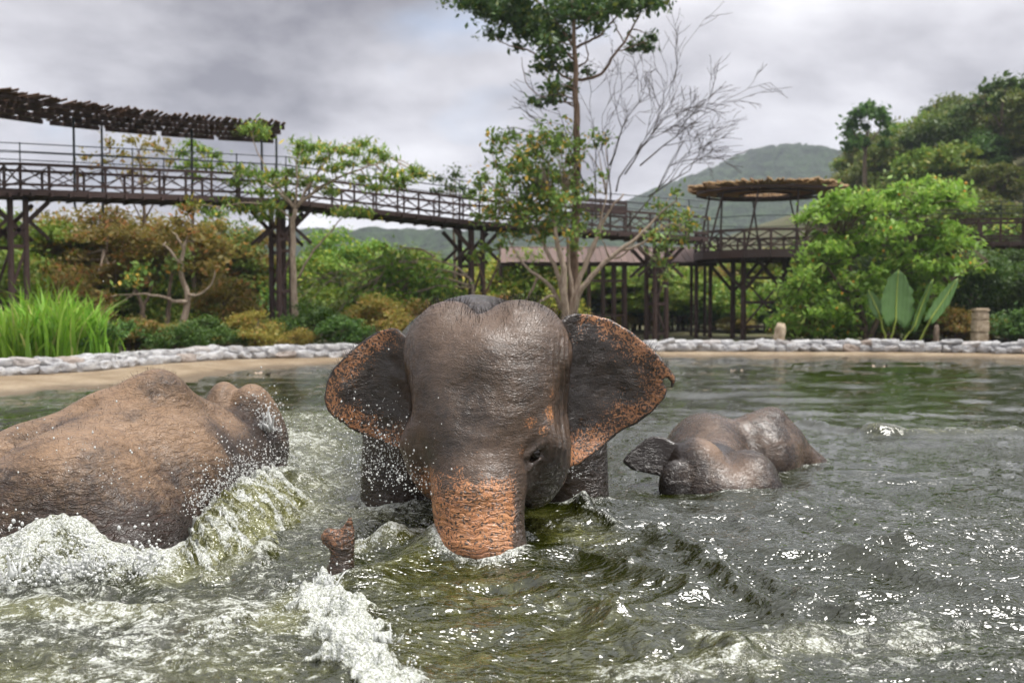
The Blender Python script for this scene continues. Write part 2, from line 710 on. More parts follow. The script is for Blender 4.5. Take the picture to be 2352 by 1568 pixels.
# body, shoulders, neck
FM.ell((-.27, 7.35, .38), (.76, 1.5, .95), .1)
FM.cap((-.16, 5.75, .62), (-.2, 6.5, .55), .42, .62, .15)
for sx in (-1, 1):
    cx = -.17
    FM.cap((cx + sx * .50, 6.15, .62), (cx + sx * .60, 6.2, -.5), .25, .2, .12)
# skull
FM.ell(hl(0, -.06, .80), (.425, .42, .42), .08, yaw=-PHI)
FM.ell(hl(-.205, -.06, .985), (.25, .31, .29), .05, yaw=-PHI)
FM.ell(hl(.165, -.06, .985), (.285, .31, .298), .03, yaw=-PHI)
FM.ell(hl(-.045, -.10, 1.285), (.05, .30, .085), .06, True, yaw=-PHI)
FM.ell(hl(0, .10, .74), (.375, .27, .40), .12, yaw=-PHI)
FM.ell(hl(-.02, .22, .62), (.25, .2, .22), .12, yaw=-PHI)
for s in (-1, 1):
    FM.ell(hl(s * .318, .14, .585), (.105, .13, .115), .07, yaw=-PHI)
    FM.ell(hl(s * .235, -.10, .42), (.19, .30, .27), .14, yaw=-PHI)
    FM.ell(hl(s * .325, .02, .48), (.09, .18, .15), .12, yaw=-PHI)
    FM.ell(hl(s * .475, .14, .73), (.085, .15, .15), .09, True, yaw=-PHI)
FM.ell(hl(0, .435, .80), (.11, .06, .20), .10, True, yaw=-PHI)
# trunk
tp = [hl(0, .17, .56), hl(.01, .33, .30), hl(.035, .40, .06), hl(.045, .40, -.25)]
tr = [.262, .212, .203, .19]
for i in range(3):
    FM.cap(tp[i], tp[i + 1], tr[i], tr[i + 1], .1)
up = [tp[3], (-.38, 4.66, -.38), (-.68, 4.52, -.36), (-.80, 4.49, -.2), (-.79, 4.48, -.02), (-.772, 4.475, .08), (-.770, 4.475, .175)]
ur = [.19, .15, .12, .10, .080, .054, .044]
for i in range(len(up) - 1):
    FM.cap(up[i], up[i + 1], ur[i], ur[i + 1], .03)
FM.cap((-.778, 4.472, .180), (-.822, 4.468, .205), .046, .040, .03)
FM.cap((-.764, 4.475, .160), (-.744, 4.475, .228), .044, .026, .025)
FM.cap((-.744, 4.475, .225), (-.733, 4.475, .283), .025, .009, .015)
FM.ell((-.800, 4.460, .256), (.024, .024, .015), .012, True)

# ears: outlines follow the photograph, carried on a curved sheet with real thickness
ear_l = [(930, 770), (915, 754), (895, 752), (868, 760), (838, 776), (800, 808), (766, 843), (749, 878), (744, 912), (751, 943),
         (766, 960), (776, 962), (781, 974), (786, 968), (788, 972), (795, 978), (800, 984), (850, 1006), (900, 1026), (945, 1046), (978, 1076), (995, 1095),
         (1010, 1060), (990, 960), (980, 800)]
ear_r = [(1285, 745), (1300, 724), (1322, 718), (1350, 719), (1400, 731), (1450, 760), (1500, 800), (1533, 838), (1552, 862), (1552, 874), (1545, 890),
         (1539, 889), (1541, 878), (1534, 868), (1526, 869), (1524, 879), (1531, 887), (1534, 898), (1528, 913), (1500, 944), (1462, 973), (1430, 987),
         (1400, 1012), (1372, 1036), (1346, 1054), (1324, 1068), (1310, 1070), (1301, 1060), (1296, 1030), (1292, 1000), (1270, 960), (1240, 880), (1250, 780)]


def sheet_l(X, Z):
    d = np.clip(-.50 - X, 0, 2)
    return 5.42 + .30 * d + .10 * np.sin(np.clip(d / .45, 0, 1) * np.pi) - .10 * sstep(.5, .2, Z) + .012 * fbm2(X * 7, Z * 7, 2, 5)


def sheet_r(X, Z):
    d = np.clip(X - .24, 0, 2)
    return 5.40 + .16 * d + .09 * np.sin(np.clip(d / .6, 0, 1) * np.pi) - .10 * sstep(.6, .25, Z) + .014 * fbm2(X * 6, Z * 6, 2, 9)


def ear_poly(P, sheet):
    out = []
    for xd, yd in P:
        Y = 5.4
        for _ in range(4):
            q = at(xd, yd, Y)
            Y = float(sheet(np.array(q[0]), np.array(q[2])))
        out.append((q[0], q[2]))
    return out


pl, pr = ear_poly(ear_l, sheet_l), ear_poly(ear_r, sheet_r)
for poly, sheet in ((pl, sheet_l), (pr, sheet_r)):
    x0, x1 = min(p[0] for p in poly), max(p[0] for p in poly)
    z0, z1 = min(p[1] for p in poly), max(p[1] for p in poly)

    def ear_fn(p, poly=poly, sheet=sheet):
        X, Z = p[0][:, :, :], p[2][:, :, :]
        d2 = s_poly(X, Z, poly)
        w = np.abs(p[1] - sheet(X, Z)) - .006
        q = np.sqrt(np.maximum(d2 + .012, 0) ** 2 + np.maximum(w, 0) ** 2) + np.minimum(np.maximum(d2 + .012, w), 0)
        return q - .010
    FM.add(ear_fn, (x0, 5.2, z0), (x1, 5.95, z1), .035)

# eye socket and lids on the side that is turned to the camera
eyeP = FM.hit(1226, 1042, 4.6, 5.6)
ex, ey, ez = [float(v) for v in eyeP]
FM.ell((ex + .006, ey - .035, ez - .005), (.040, .055, .062), .05, True, roll=R(28))
FM.cap((ex - .036, ey - .004, ez - .004), (ex + .036, ey + .02, ez + .050), .017, .016, .02)
FM.cap((ex - .040, ey + .004, ez + .030), (ex + .034, ey + .03, ez + .096), .010, .010, .02)
FM.cap((ex - .038, ey + .006, ez - .01), (ex - .03, ey + .004, ez - .075), .012, .012, .02)
FM.cap((ex - .03, ey + .004, ez - .075), (ex + .03, ey + .02, ez - .03), .012, .012, .02)
Vm, Fm = FM.mesh()

# masks on the vertices
la = (Vm[:, 0] - X0) * cph - (Vm[:, 1] - Y0) * sph
lf = -(Vm[:, 0] - X0) * sph - (Vm[:, 1] - Y0) * cph
Z = Vm[:, 2]


def polyline_d(X, Zz, pts):
    d = np.full(len(X), 9.0)
    for i in range(len(pts) - 1):
        a, b = np.array(pts[i]), np.array(pts[i + 1])
        e_ = b - a
        w = np.stack([X - a[0], Zz - a[1]], -1)
        tt = np.clip((w @ e_) / (e_ @ e_ + 1e-9), 0, 1)
        d = np.minimum(d, np.linalg.norm(w - tt[:, None] * e_, axis=1))
    return d


on_l = (np.abs(Vm[:, 1] - sheet_l(Vm[:, 0], Z)) < .05) & (Vm[:, 0] < -.52)
on_r = (np.abs(Vm[:, 1] - sheet_r(Vm[:, 0], Z)) < .05) & (Vm[:, 0] > .27)
dl = polyline_d(Vm[:, 0], Z, pl[3:21])
dr = polyline_d(Vm[:, 0], Z, pr[4:27])
lobe_l, lobe_r = at(960, 1060, 5.4), at(1318, 1050, 5.4)
pe_l = np.exp(-(dl / .15) ** 2) * .66 * sstep(.0, .02, dl)
pe_r = np.exp(-(dr / .20) ** 2) * .65 * sstep(.0, .016, dr)
pe_r = np.maximum(pe_r, .95 * np.exp(-(((Vm[:, 0] - lobe_r[0]) / .055) ** 2 + ((Z - lobe_r[2]) / .07) ** 2)))
up_r = sstep(.8, 1.05, Z) * np.exp(-(dr / .2) ** 2) * .5
pe_r = np.maximum(pe_r, up_r)
pig = np.zeros(len(Vm))
pig = np.where(on_l, np.maximum(pig, pe_l), pig)
pig = np.where(on_r, np.maximum(pig, pe_r), pig)
ear_m = (on_l | on_r).astype(float)
head_front = (Vm[:, 1] < 5.75) & ~(on_l | on_r)
trunk_p = sstep(.57, .24, Z + .05 * np.abs(la) + .05 * fbm2(la * 9, Z * 9, 3, 91)) * sstep(.21, .155, la - .035) * sstep(.02, .12, lf)
pig = np.where(head_front, np.maximum(pig, trunk_p * .95), pig)
for xd, yd, ra_, am in ((1218, 972, .05, .75), (1262, 950, .055, .7), (1268, 900, .045, .6), (1195, 1035, .04, .55), (1250, 990, .04, .6), (960, 1000, .03, .35)):
    q = FM.hit(xd, yd, 4.6, 5.7)
    pig = np.maximum(pig, am * np.exp(-((Vm - q) ** 2).sum(1) / ra_ ** 2))
tip_m = (Vm[:, 0] < -.6) & (Vm[:, 1] < 4.7)
pig = np.where(tip_m, np.clip(.36 + .25 * sstep(.12, .2, Z) - 2.6 * np.clip(Vm[:, 0] + .80, 0, .1) * sstep(.2, .12, Z), 0, 1), pig)
dwn = at(1090, 735, 4.95)
ring = np.where(head_front | tip_m, sstep(.5, .3, Z), 0)
ring = np.maximum(ring, (Vm[:, 1] > 5.9).astype(float) * .8)
wet = np.where(Vm[:, 1] > 5.85, .75, sstep(.12, .0, Z) * .8)
wet = np.maximum(wet, np.where(on_l, .35 * sstep(.45, .2, Z) + .25, 0))
wet = np.maximum(wet, np.where(on_r, .28, 0))
wet = np.where(tip_m, .62, wet)
eyed = np.exp(-((Vm[:, 0] - ex) / .045) ** 2 - ((Z - ez + .02) / .075) ** 2) * (Vm[:, 1] < 5.6)
wet = np.maximum(wet, np.where(head_front, .75 * eyed, 0))
wet = np.maximum(wet, np.where(head_front, .6 * sstep(.22, .08, lf) * sstep(.5, .3, Z), 0))
wet = np.maximum(wet, np.where(head_front, .7 * np.exp(-((la - .36) / .1) ** 2) * sstep(.5, .4, Z), 0))
tone = np.where(ear_m > 0, .3, .52 + .22 * np.clip(fbm3(Vm, 3.0, 2, 3), -1, 1))
tone = np.where(head_front, tone + .25 * sstep(.9, 1.2, Z) - .08 * np.exp(-((la) / .1) ** 2) * sstep(1.1, .8, Z), tone)  # paler crown, darker face centre: sky sheen and shade put into tone
# ring folds of the trunk pressed into the surface
me_m = mesh_from('elephant_body', Vm, Fm)
Nm = vnormals(me_m)
s_par = Z + .03 * fbm2(la * 7, Z * 9, 3, 2) + .05 * (la * 2) ** 2
fold = np.abs(np.sin(s_par * 125 + 2.5 * fbm2(la * 5, Z * 14, 3, 41))) ** .6
amp = np.where(head_front, .0042 * sstep(.44, .25, Z) * sstep(0, .15, lf), np.where(tip_m, .0035 * sstep(.2, .15, Z), 0))
Vd = Vm + Nm * ((fold - .7) * amp)[:, None]
rootm = np.where(head_front, np.exp(-((np.abs(la) - .42) / .05) ** 2) * sstep(.4, .55, Z) * sstep(1.15, 1.0, Z), 0)
Vd = Vd + Nm * (rootm * .006 * np.sin((np.abs(la) - .2 * lf) * 190 + 3 * fbm2(Z * 5, la * 3, 2, 3)))[:, None]
Vd = Vd + Nm * (.007 * fbm3(Vm * np.array([1, 1, 1.8]), 6.5, 3, 18) * head_front)[:, None]
# soft lumps and skin folds by the ear roots
Vd = Vd + Nm * (.004 * fbm3(Vm, 14, 3, 8) * (ear_m + .5))[:, None]
me_m.vertices.foreach_set('co', Vd.astype(np.float32).ravel())
fattr(me_m, 'pig', pig)
fattr(me_m, 'ring', ring)
fattr(me_m, 'wet', wet)
fattr(me_m, 'tone', tone)
BASE_M = Vector((-.2, 6.5, -.5))
me_m.transform(Matrix.Translation(-BASE_M))
skin_main = skin_material('elephant_hide_freckled', (.020, .013, .009), (.125, .080, .052), bd=.0075, spec=.65, rough=.37)
eleph_m = obj('elephant', me_m, skin_main, None, BASE_M)
tag(eleph_m, 'large elephant facing us with spread freckled ears and orange speckled trunk in the water', 'elephant', 'elephants bathing in the pool')

mb = bmesh.new()
bmesh.ops.create_uvsphere(mb, u_segments=20, v_segments=14, radius=.032)
me_e = bpy.data.meshes.new('eye')
mb.to_mesh(me_e)
mb.free()
for p_ in me_e.polygons:
    p_.use_smooth = True
obj('eye', me_e, eye_mat, eleph_m, Vector((ex + .004, ey + .026, ez + .004)) - BASE_M)
g = np.random.default_rng(11)
sel = np.nonzero(head_front & (Z > .98) & (Vm[:, 1] < 5.6))[0]
wgt = sstep(1.0, 1.27, Z[sel]) + .15
pick = g.choice(sel, 1300, p=wgt / wgt.sum())
bristles('hair', Vd[pick], Nm[pick], g.uniform(.018, .06, len(pick)) * (.6 + .6 * sstep(1.1, 1.27, Z[pick])), .0007, hair_mat, eleph_m, 2)
for q_, msk in enumerate((on_r & (polyline_d(Vm[:, 0], Z, pr[1:8]) < .02), on_l & (polyline_d(Vm[:, 0], Z, pl[2:8]) < .02))):
    pick = g.choice(np.nonzero(msk)[0], 140)
    tag(bristles('hair', Vd[pick], Nm[pick], g.uniform(.015, .045, len(pick)), .0009, hair_mat, eleph_m, 3 + q_, .6), None, None, None, 'stuff')

# ------------------------------------------------------------------ elephant seen from behind, on the left
FL = Field(axis((-3.5, -1.42, .014)), axis((4.2, 7.6, .016)), axis((-.4, -.05, .03), (-.05, 1.0, .014)))
FL.cap((-2.42, 5.3, .0), (-2.25, 5.85, .06), .56, .64, .1)
FL.cap((-2.25, 5.85, .06), (-2.08, 6.5, .05), .64, .50, .1)
FL.cap((-2.62, 5.55, .08), (-2.98, 5.1, -.05), .52, .42, .12)
FL.ell((-2.30, 5.18, .09), (.44, .50, .52), .07)
FL.ell((-2.04, 5.2, -.16), (.40, .56, .50), .12)
FL.cap((-2.50, 4.95, .2), (-2.46, 4.62, -.5), .27, .19, .05)
FL.cap((-2.40, 5.85, .56), (-2.13, 5.95, .70), .12, .13, .16)
FL.cap((-2.13, 5.95, .70), (-2.02, 6.5, .52), .13, .1, .16)
FL.cap((-2.42, 5.9, .56), (-2.80, 5.5, .36), .12, .1, .12)
FL.cap((-2.80, 5.5, .36), (-3.08, 5.02, .05), .1, .08, .12)
FL.ell((-1.90, 5.75, .02), (.22, .45, .4), .12)
FL.ell((-1.88, 6.35, .05), (.26, .35, .38), .12)
# head turned away
FL.cap((-2.05, 6.5, .2), (-1.9, 7.0, .25), .36, .3, .1)
FL.ell((-2.03, 7.0, .49), (.13, .2, .225), .05)
FL.ell((-1.84, 7.0, .47), (.155, .22, .23), .04)
FL.ell((-1.79, 7.08, .22), (.175, .26, .36), .08)
FL.ell((-1.745, 6.84, .24), (.035, .16, .17), .02, yaw=R(-30))
FL.cap((-1.62, 6.95, .12), (-1.52, 6.85, .02), .04, .025, .03)
# creases
FL.cap((-2.20, 4.70, .34), (-2.21, 4.56, -.2), .04, .05, .06, True)
FL.cap((-2.44, 5.66, .71), (-2.62, 5.27, .60), .05, .07, .09, True)
FL.cap((-2.62, 5.27, .60), (-2.80, 4.92, .25), .07, .07, .09, True)
Vl, Fl = FL.mesh()
me_l = mesh_from('elephant_back', Vl, Fl)
Nl = vnormals(me_l)
Vl = Vl + Nl * (.010 * fbm3(Vl, 2.6, 2, 4) + .004 * fbm3(Vl * np.array([1, 1, 2.5]), 9, 3, 6))[:, None]
me_l.vertices.foreach_set('co', Vl.astype(np.float32).ravel())
fattr(me_l, 'pig', np.zeros(len(Vl)))
fattr(me_l, 'ring', .6 + .4 * sstep(.6, .1, Vl[:, 2]))
fattr(me_l, 'wet', np.maximum(sstep(.22, -.02, Vl[:, 2]) * .8, .65 * np.exp(-(((Vl - np.array([-1.74, 6.82, .25])) / .17) ** 2).sum(1))))
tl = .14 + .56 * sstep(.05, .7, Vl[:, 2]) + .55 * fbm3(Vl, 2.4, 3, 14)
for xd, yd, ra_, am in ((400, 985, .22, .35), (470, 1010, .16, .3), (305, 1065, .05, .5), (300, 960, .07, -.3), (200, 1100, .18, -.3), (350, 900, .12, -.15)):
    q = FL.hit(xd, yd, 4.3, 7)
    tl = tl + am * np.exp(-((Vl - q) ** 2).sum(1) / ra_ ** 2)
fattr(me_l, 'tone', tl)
BASE_L = Vector((-2.3, 5.7, -.4))
me_l.transform(Matrix.Translation(-BASE_L))
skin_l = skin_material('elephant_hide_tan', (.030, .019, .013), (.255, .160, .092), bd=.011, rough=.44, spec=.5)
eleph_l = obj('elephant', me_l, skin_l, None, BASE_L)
tag(eleph_l, 'tan brown elephant with arched back turned away, head half in the spray', 'elephant', 'elephants bathing in the pool')
sel = np.nonzero((Vl[:, 2] > .35))[0]
wgt = .2 + sstep(.45, .7, Vl[sel, 2])
pick = g.choice(sel, 900, p=wgt / wgt.sum())
bristles('hair', Vl[pick], Nl[pick], g.uniform(.012, .035, len(pick)), .0007, hair_mat, eleph_l, 5)

# ------------------------------------------------------------------ wet elephant lying low, on the right
FR = Field(axis((.7, 2.75, .012)), axis((6.2, 8.3, .014)), axis((-.3, -.05, .03), (-.05, .62, .011)))
FR.ell((1.265, 6.78, .10), (.215, .27, .245), .05)
FR.ell((1.61, 6.78, .04), (.215, .28, .225), .035)
FR.ell((1.42, 6.62, -.02), (.33, .22, .20), .08)
FR.ell((1.12, 6.60, .03), (.15, .10, .20), .03, yaw=R(20), roll=R(-18))
FR.ell((1.66, 6.62, -.02), (.16, .16, .16), .05)
FR.cap((1.40, 7.05, .0), (1.50, 7.5, .03), .26, .32, .1)
FR.ell((1.50, 7.62, .03), (.34, .42, .40), .08)
FR.ell((1.92, 7.72, .05), (.32, .40, .36), .08)
FR.cap((1.72, 7.55, .27), (2.02, 7.72, .345), .085, .105, .1)
FR.cap((2.02, 7.72, .33), (2.14, 7.70, .20), .1, .1, .08)
FR.cap((2.10, 7.72, .16), (2.48, 7.85, -.12), .15, .12, .1)
er = [(1438, 1062), (1452, 1046), (1470, 1032), (1488, 1016), (1508, 1009), (1532, 1012), (1556, 1026), (1566, 1046), (1562, 1075), (1520, 1090), (1480, 1082), (1455, 1076)]
erp = [tuple(at(x, y, 6.72)[[0, 2]]) for x, y in er]


def ear2(p):
    d2 = s_poly(p[0], p[2], erp)
    w = np.abs(p[1] - (6.74 + .35 * (p[2] - .1) + .1 * (1.0 - p[0]))) - .008
    return np.maximum(d2, w) - .012


FR.add(ear2, (.7, 6.55, -.05), (1.25, 7.0, .4), .03)
Vr, Fr = FR.mesh()
me_r = mesh_from('elephant_low', Vr, Fr)
Nr = vnormals(me_r)
Vr = Vr + Nr * (.006 * fbm3(Vr, 5, 3, 24))[:, None]
me_r.vertices.foreach_set('co', Vr.astype(np.float32).ravel())
fattr(me_r, 'pig', .32 * np.exp(-(((Vr - np.array([1.3, 6.5, .02])) / np.array([.12, .2, .07])) ** 2).sum(1)))
fattr(me_r, 'ring', np.full(len(Vr), .2))
headr = (Vr[:, 1] < 7.1)
dry = np.exp(-(((Vr - np.array([1.36, 6.75, .32])) / np.array([.11, .3, .12])) ** 2).sum(1)) + .5 * np.exp(-(((Vr - np.array([1.5, 6.5, .16])) / .14) ** 2).sum(1))
fattr(me_r, 'wet', np.where(headr, np.clip(.85 - .8 * dry, .1, .85), .55))
fattr(me_r, 'tone', np.where(headr, .30 + .85 * dry, .52) + .30 * fbm3(Vr, 4, 2, 33))
BASE_R = Vector((1.6, 7.2, -.3))
me_r.transform(Matrix.Translation(-BASE_R))
skin_r = skin_material('elephant_hide_wet', (.030, .020, .014), (.24, .155, .10), bd=.0085, rough=.38)
eleph_r = obj('elephant', me_r, skin_r, None, BASE_R)
tag(eleph_r, 'dark wet elephant lying low with only its domed head, one ear and back above water', 'elephant', 'elephants bathing in the pool')

# =================================================================== pool water
# rim of the pool: bottom of the stone kerb, read off the ground (z = 0.12)
rim_px = [(0, 862), (200, 852), (350, 836), (560, 823), (800, 818), (1000, 813), (1250, 808), (1500, 805), (1800, 805), (2100, 806), (2352, 810)]
rim = [onz(x, y, .12) for x, y in rim_px]
rim = [np.array(p) for p in ((-9.3, -4, .12), (-10.6, 1.0, .12), (-10.9, 6, .12), (-10.2, 11, .12), (-9.2, 14, .12))] + rim + \
      [np.array(p) for p in ((16.5, 21.2, .12), (19.5, 16.5, .12), (20.6, 10, .12), (19.8, 3, .12), (16, -3, .12), (8, -6.5, .12), (-3, -7, .12))]


def smooth_closed(P, n):
    P = np.asarray(P)
    m = len(P)
    out = []
    L = np.linalg.norm(np.roll(P, -1, 0) - P, axis=1)
    for i in range(m):
        p0, p1, p2, p3 = P[i - 1], P[i], P[(i + 1) % m], P[(i + 2) % m]
        k = max(2, int(round(L[i] / L.sum() * n)))
        for t in np.arange(k) / k:
            out.append(.5 * ((2 * p1) + (-p0 + p2) * t + (2 * p0 - 5 * p1 + 4 * p2 - p3) * t * t + (-p0 + 3 * p1 - 3 * p2 + p3) * t ** 3))
    return np.array(out)


RIM = smooth_closed(rim, 420)
CEN = np.array([4.0, 9.0])


def inset(P, d):
    T = np.roll(P, -1, 0) - np.roll(P, 1, 0)
    N = np.stack([T[:, 1], -T[:, 0]], -1)
    N /= np.linalg.norm(N, axis=1)[:, None]
    s = np.sign(((CEN - P[:, :2]) * N).sum(1))
    N *= s[:, None]
    Q = P.copy()
    Q[:, :2] += N * (d if np.isscalar(d) else d[:, None])
    return Q


# local features of the surface, measured on the photograph and laid on the water plane
# (x0,y0,x1,y1 in study pixels; width m; height m; foam; aeration and green tint)
FEAT = [
    (-60, 1335, 150, 1300, .17, .13, .62, .8), (150, 1300, 365, 1325, .15, .11, .62, .8),      # wave shed by the left elephant
    (-60, 1395, 330, 1400, .12, .02, .25, .7),
    (215, 1375, 330, 1385, .06, -.07, -.3, .0),
    (395, 1310, 490, 1200, .10, .06, .28, .9), (490, 1200, 570, 1130, .16, .13, .42, .9), (570, 1130, 650, 1120, .22, .12, .5, .6),
    (520, 1190, 700, 1170, .28, .05, .34, .6),
    (480, 1320, 620, 1270, .10, .04, .38, .6), (600, 1300, 620, 1230, .06, .05, .45, .3),
    (600, 1010, 700, 1040, .45, .08, .42, .6), (660, 1060, 780, 1100, .5, .05, .34, .5), (780, 1130, 960, 1190, .3, .04, .36, .4),
    (700, 960, 760, 1000, .7, .05, .3, .5), (780, 1190, 1000, 1230, .3, .0, .16, .3),
    (820, 1270, 900, 1268, .09, .05, .5, .7), (900, 1268, 1010, 1250, .10, .06, .46, .7),
    (840, 1330, 1000, 1285, .12, .05, .05, .45), (1000, 1285, 1200, 1290, .16, .06, .08, .0),
    (1010, 1275, 1130, 1290, .07, .02, .34, .2), (1150, 1270, 1215, 1240, .05, .02, .4, .0),
    (1300, 1145, 1345, 1195, .05, .06, .5, .0), (1345, 1195, 1420, 1225, .06, .05, .3, .0),
    (440, 1500, 560, 1400, .10, .01, .42, .5), (500, 1440, 640, 1415, .07, .02, .45, .4), (400, 1540, 520, 1480, .09, .01, .3, .4),
    (60, 1480, 260, 1440, .15, .0, .2, .3), (500, 1540, 640, 1540, .12, .0, .25, .5), (640, 1430, 720, 1360, .12, .0, .25, .7),
    (700, 1360, 760, 1420, .09, .01, .6, .6), (740, 1440, 850, 1480, .09, .01, .62, .6), (800, 1520, 930, 1560, .08, .01, .55, .5),
    (1230, 1400, 1380, 1430, .2, .0, .2, .2), (1420, 1545, 1700, 1545, .14, .02, .40, .5), (1680, 1500, 1850, 1480, .14, .02, .38, .5),
    (1850, 1480, 2100, 1470, .2, .01, .34, .35), (2000, 1400, 2300, 1480, .25, .01, .30, .15), (1800, 1540, 2300, 1540, .15, .01, .30, .2), (1000, 1540, 1400, 1560, .1, .0, .22, .2),
    (1850, 975, 2010, 1003, .12, .06, .2, .0), (2010, 1003, 2330, 1000, .16, .07, .22, .4),
    (1560, 1120, 1800, 1150, .25, .03, .05, .0), (1340, 1180, 1560, 1170, .4, .03, .1, .0),
    (1500, 1230, 1790, 1400, .07, .055, .0, .0), (1240, 1330, 1500, 1500, .08, .05, .06, .15), (1650, 1290, 1960, 1420, .07, .055, .0, .0),
    (1300, 1270, 1600, 1360, .08, .05, .0, .0), (1750, 1180, 2100, 1260, .08, .05, .0, .0), (1950, 1290, 2300, 1380, .08, .05, .0, .0), (1400, 1420, 1700, 1520, .07, .05, .0, .0),
    (1000, 1360, 1300, 1440, .5, .0, .0, .40), (950, 1480, 1200, 1560, .5, .0, .0, .40), (1230, 1200, 1330, 1240, .2, .0, .0, .48),  # not aerated: the elephants' dark reflection put in as a green tint
]
FEAT += [(880, 1590, 960, 1640, .12, .01, .5, .5)]
FPOLY = [(735, 1335), (790, 1345), (800, 1390), (860, 1400), (880, 1440), (892, 1478), (860, 1482), (880, 1510), (930, 1530), (965, 1568), (985, 1625), (860, 1625), (800, 1565), (770, 1520), (720, 1500), (715, 1440), (670, 1415), (680, 1380), (710, 1350)]
FW = []
for x0, y0, x1, y1, w, h, fo, ae in FEAT:
    a, b = onz(x0, y0)[:2], onz(x1, y1)[:2]
    FW.append((a, b, w, h, fo, ae))


def water_field(X, Y):
    """height, foam, aeration with green tint at water points"""
    far = sstep(6.5, 14, Y)
    wx = X + .35 * fbm2(X * .9, Y * .9, 2, 71)
    wy = Y + .35 * fbm2(X * .9 + 5, Y * .9, 2, 72)
    churn = sstep(.6, -2.2, X) * sstep(9, 6, Y) * .8 + .35
    h = .038 * fbm2(wx * .75, wy * 1.0, 3, 51) * (1 - .5 * far)
    rid = 1 - np.abs(fbm2(wx * 1.3 + wy * .5, wy * 2.1 - wx * .4, 3, 52))
    h = h + .040 * (rid ** 3 - .35) * (1 - .75 * far)
    h = h + .016 * fbm2(wx * 4.2, wy * 5.5, 3, 53) * (1 - .7 * far) * (.6 + churn)
    rid2 = 1 - np.abs(fbm2(wx * 5 + wy, wy * 7.5 - wx, 2, 54))
    h = h + .014 * (rid2 ** 2 - .5) * (1 - .85 * far)
    # wind ripples on the calmer water further out
    h = h + far * (.042 * fbm2(X * .8, Y * 1.4, 2, 55) + .014 * fbm2(X * 1.5, Y * 2.6, 1, 56))
    foam = np.zeros_like(X)
    aer_tint = np.zeros_like(X)
    for a, b, w, hh, fo, ae in FW:
        e_ = b - a
        L2 = e_ @ e_ + 1e-9
        m = (X > min(a[0], b[0]) - 3 * w) & (X < max(a[0], b[0]) + 3 * w) & (Y > min(a[1], b[1]) - 3 * w) & (Y < max(a[1], b[1]) + 3 * w)
        if not m.any():
            continue
        x, y = X[m], Y[m]
        wob = 1 + .7 * fbm2(x * 5, y * 5, 2, 61)
        tt = np.clip(((x - a[0]) * e_[0] + (y - a[1]) * e_[1]) / L2, 0, 1)
        d = np.hypot(x - a[0] - e_[0] * tt + .04 * fbm2(x * 6, y * 6, 2, 62), y - a[1] - e_[1] * tt + .04 * fbm2(x * 6 + 9, y * 6, 2, 63)) / w
        gsn = np.exp(-d * d * wob)
        h[m] += hh * gsn
        foam[m] = np.maximum(foam[m], fo * gsn) if fo >= 0 else foam[m] + fo * gsn
        aer_tint[m] = np.maximum(aer_tint[m], ae * np.exp(-d * d * .45))
    fp = [tuple(onz(x_, y_)[:2]) for x_, y_ in FPOLY]
    m = (X > -1.3) & (X < .1) & (Y > 2.9) & (Y < 4.7)
    x, y = X[m], Y[m]
    dpl = -s_poly(x + .10 * fbm2(x * 5.5, y * 5.5, 4, 68), y + .14 * fbm2(x * 5.5 + 4, y * 5.5, 4, 69), fp) - .05 * sstep(.25, .6, fbm2(x * 8, y * 8, 2, 73))
    lump = .62 + .75 * np.clip(fbm2(x * 14, y * 12, 3, 70), -.6, .8)
    inn = sstep(-.01, .035, dpl)
    h[m] += .062 * sstep(-.005, .05, dpl) ** .6 * lump
    foam[m] = np.maximum(foam[m], inn * (.62 + .28 * lump))
    aer_tint[m] = np.maximum(aer_tint[m], inn)
    # froth is lumpy
    fl = np.clip(foam, 0, 1)
    h = h + fl * (.045 * fbm2(X * 11, Y * 11, 3, 64) + .02 * fbm2(X * 34, Y * 34, 2, 65))
    base = sstep(.4, -1.6, X) * sstep(9.5, 5, Y) * .30 * (1 + .8 * fbm2(X * 1.5, Y * 1.5, 3, 66))
    foam = np.maximum(foam, base)
    aer_tint = np.maximum(aer_tint, sstep(.3, -1.2, X) * sstep(10, 6, Y) * (.5 + .35 * fbm2(X, Y, 3, 67)))
    return h, foam, aer_tint


# fan-shaped grid, fine towards the camera, trimmed at the bank
rows = [np.linspace(-6.5, 1.6, 16, endpoint=False), np.linspace(1.6, 2.9, 24, endpoint=False)]
y = 2.9
r_ = []
while y < 27.5:
    r_.append(y)
    y *= 1.0032 if y < 6.2 else (1.0062 if y < 12 else 1.010)
rows = np.concatenate(rows + [np.array(r_)])
NU = 700
u = np.linspace(-1, 1, NU)
u = np.sign(u) * np.abs(u) ** 1.25
half = np.where(rows < 2.9, 14.0 - 0 * rows, .72 * rows + .9)
ext = np.clip((np.abs(u) - .86) / .14, 0, 1)        # outer columns fan out to the rim
WX = np.empty((len(rows), NU))
for i, yy in enumerate(rows):
    hw = min(.66 * max(yy, 2.9) + .5, 21)
    WX[i] = np.where(np.abs(u) <= .86, u / .86 * hw, np.sign(u) * (hw + ext * (21.5 - hw)))
WY = np.repeat(rows[:, None], NU, 1)
P = np.stack([WX.ravel(), WY.ravel()], -1)
hgt, foam, aer_tint = water_field(P[:, 0].copy(), P[:, 1].copy())
edge = sstep(21.5, 8, np.abs(P[:, 0])) * sstep(0, 3, P[:, 1])
hgt = hgt * (.2 + .8 * edge)
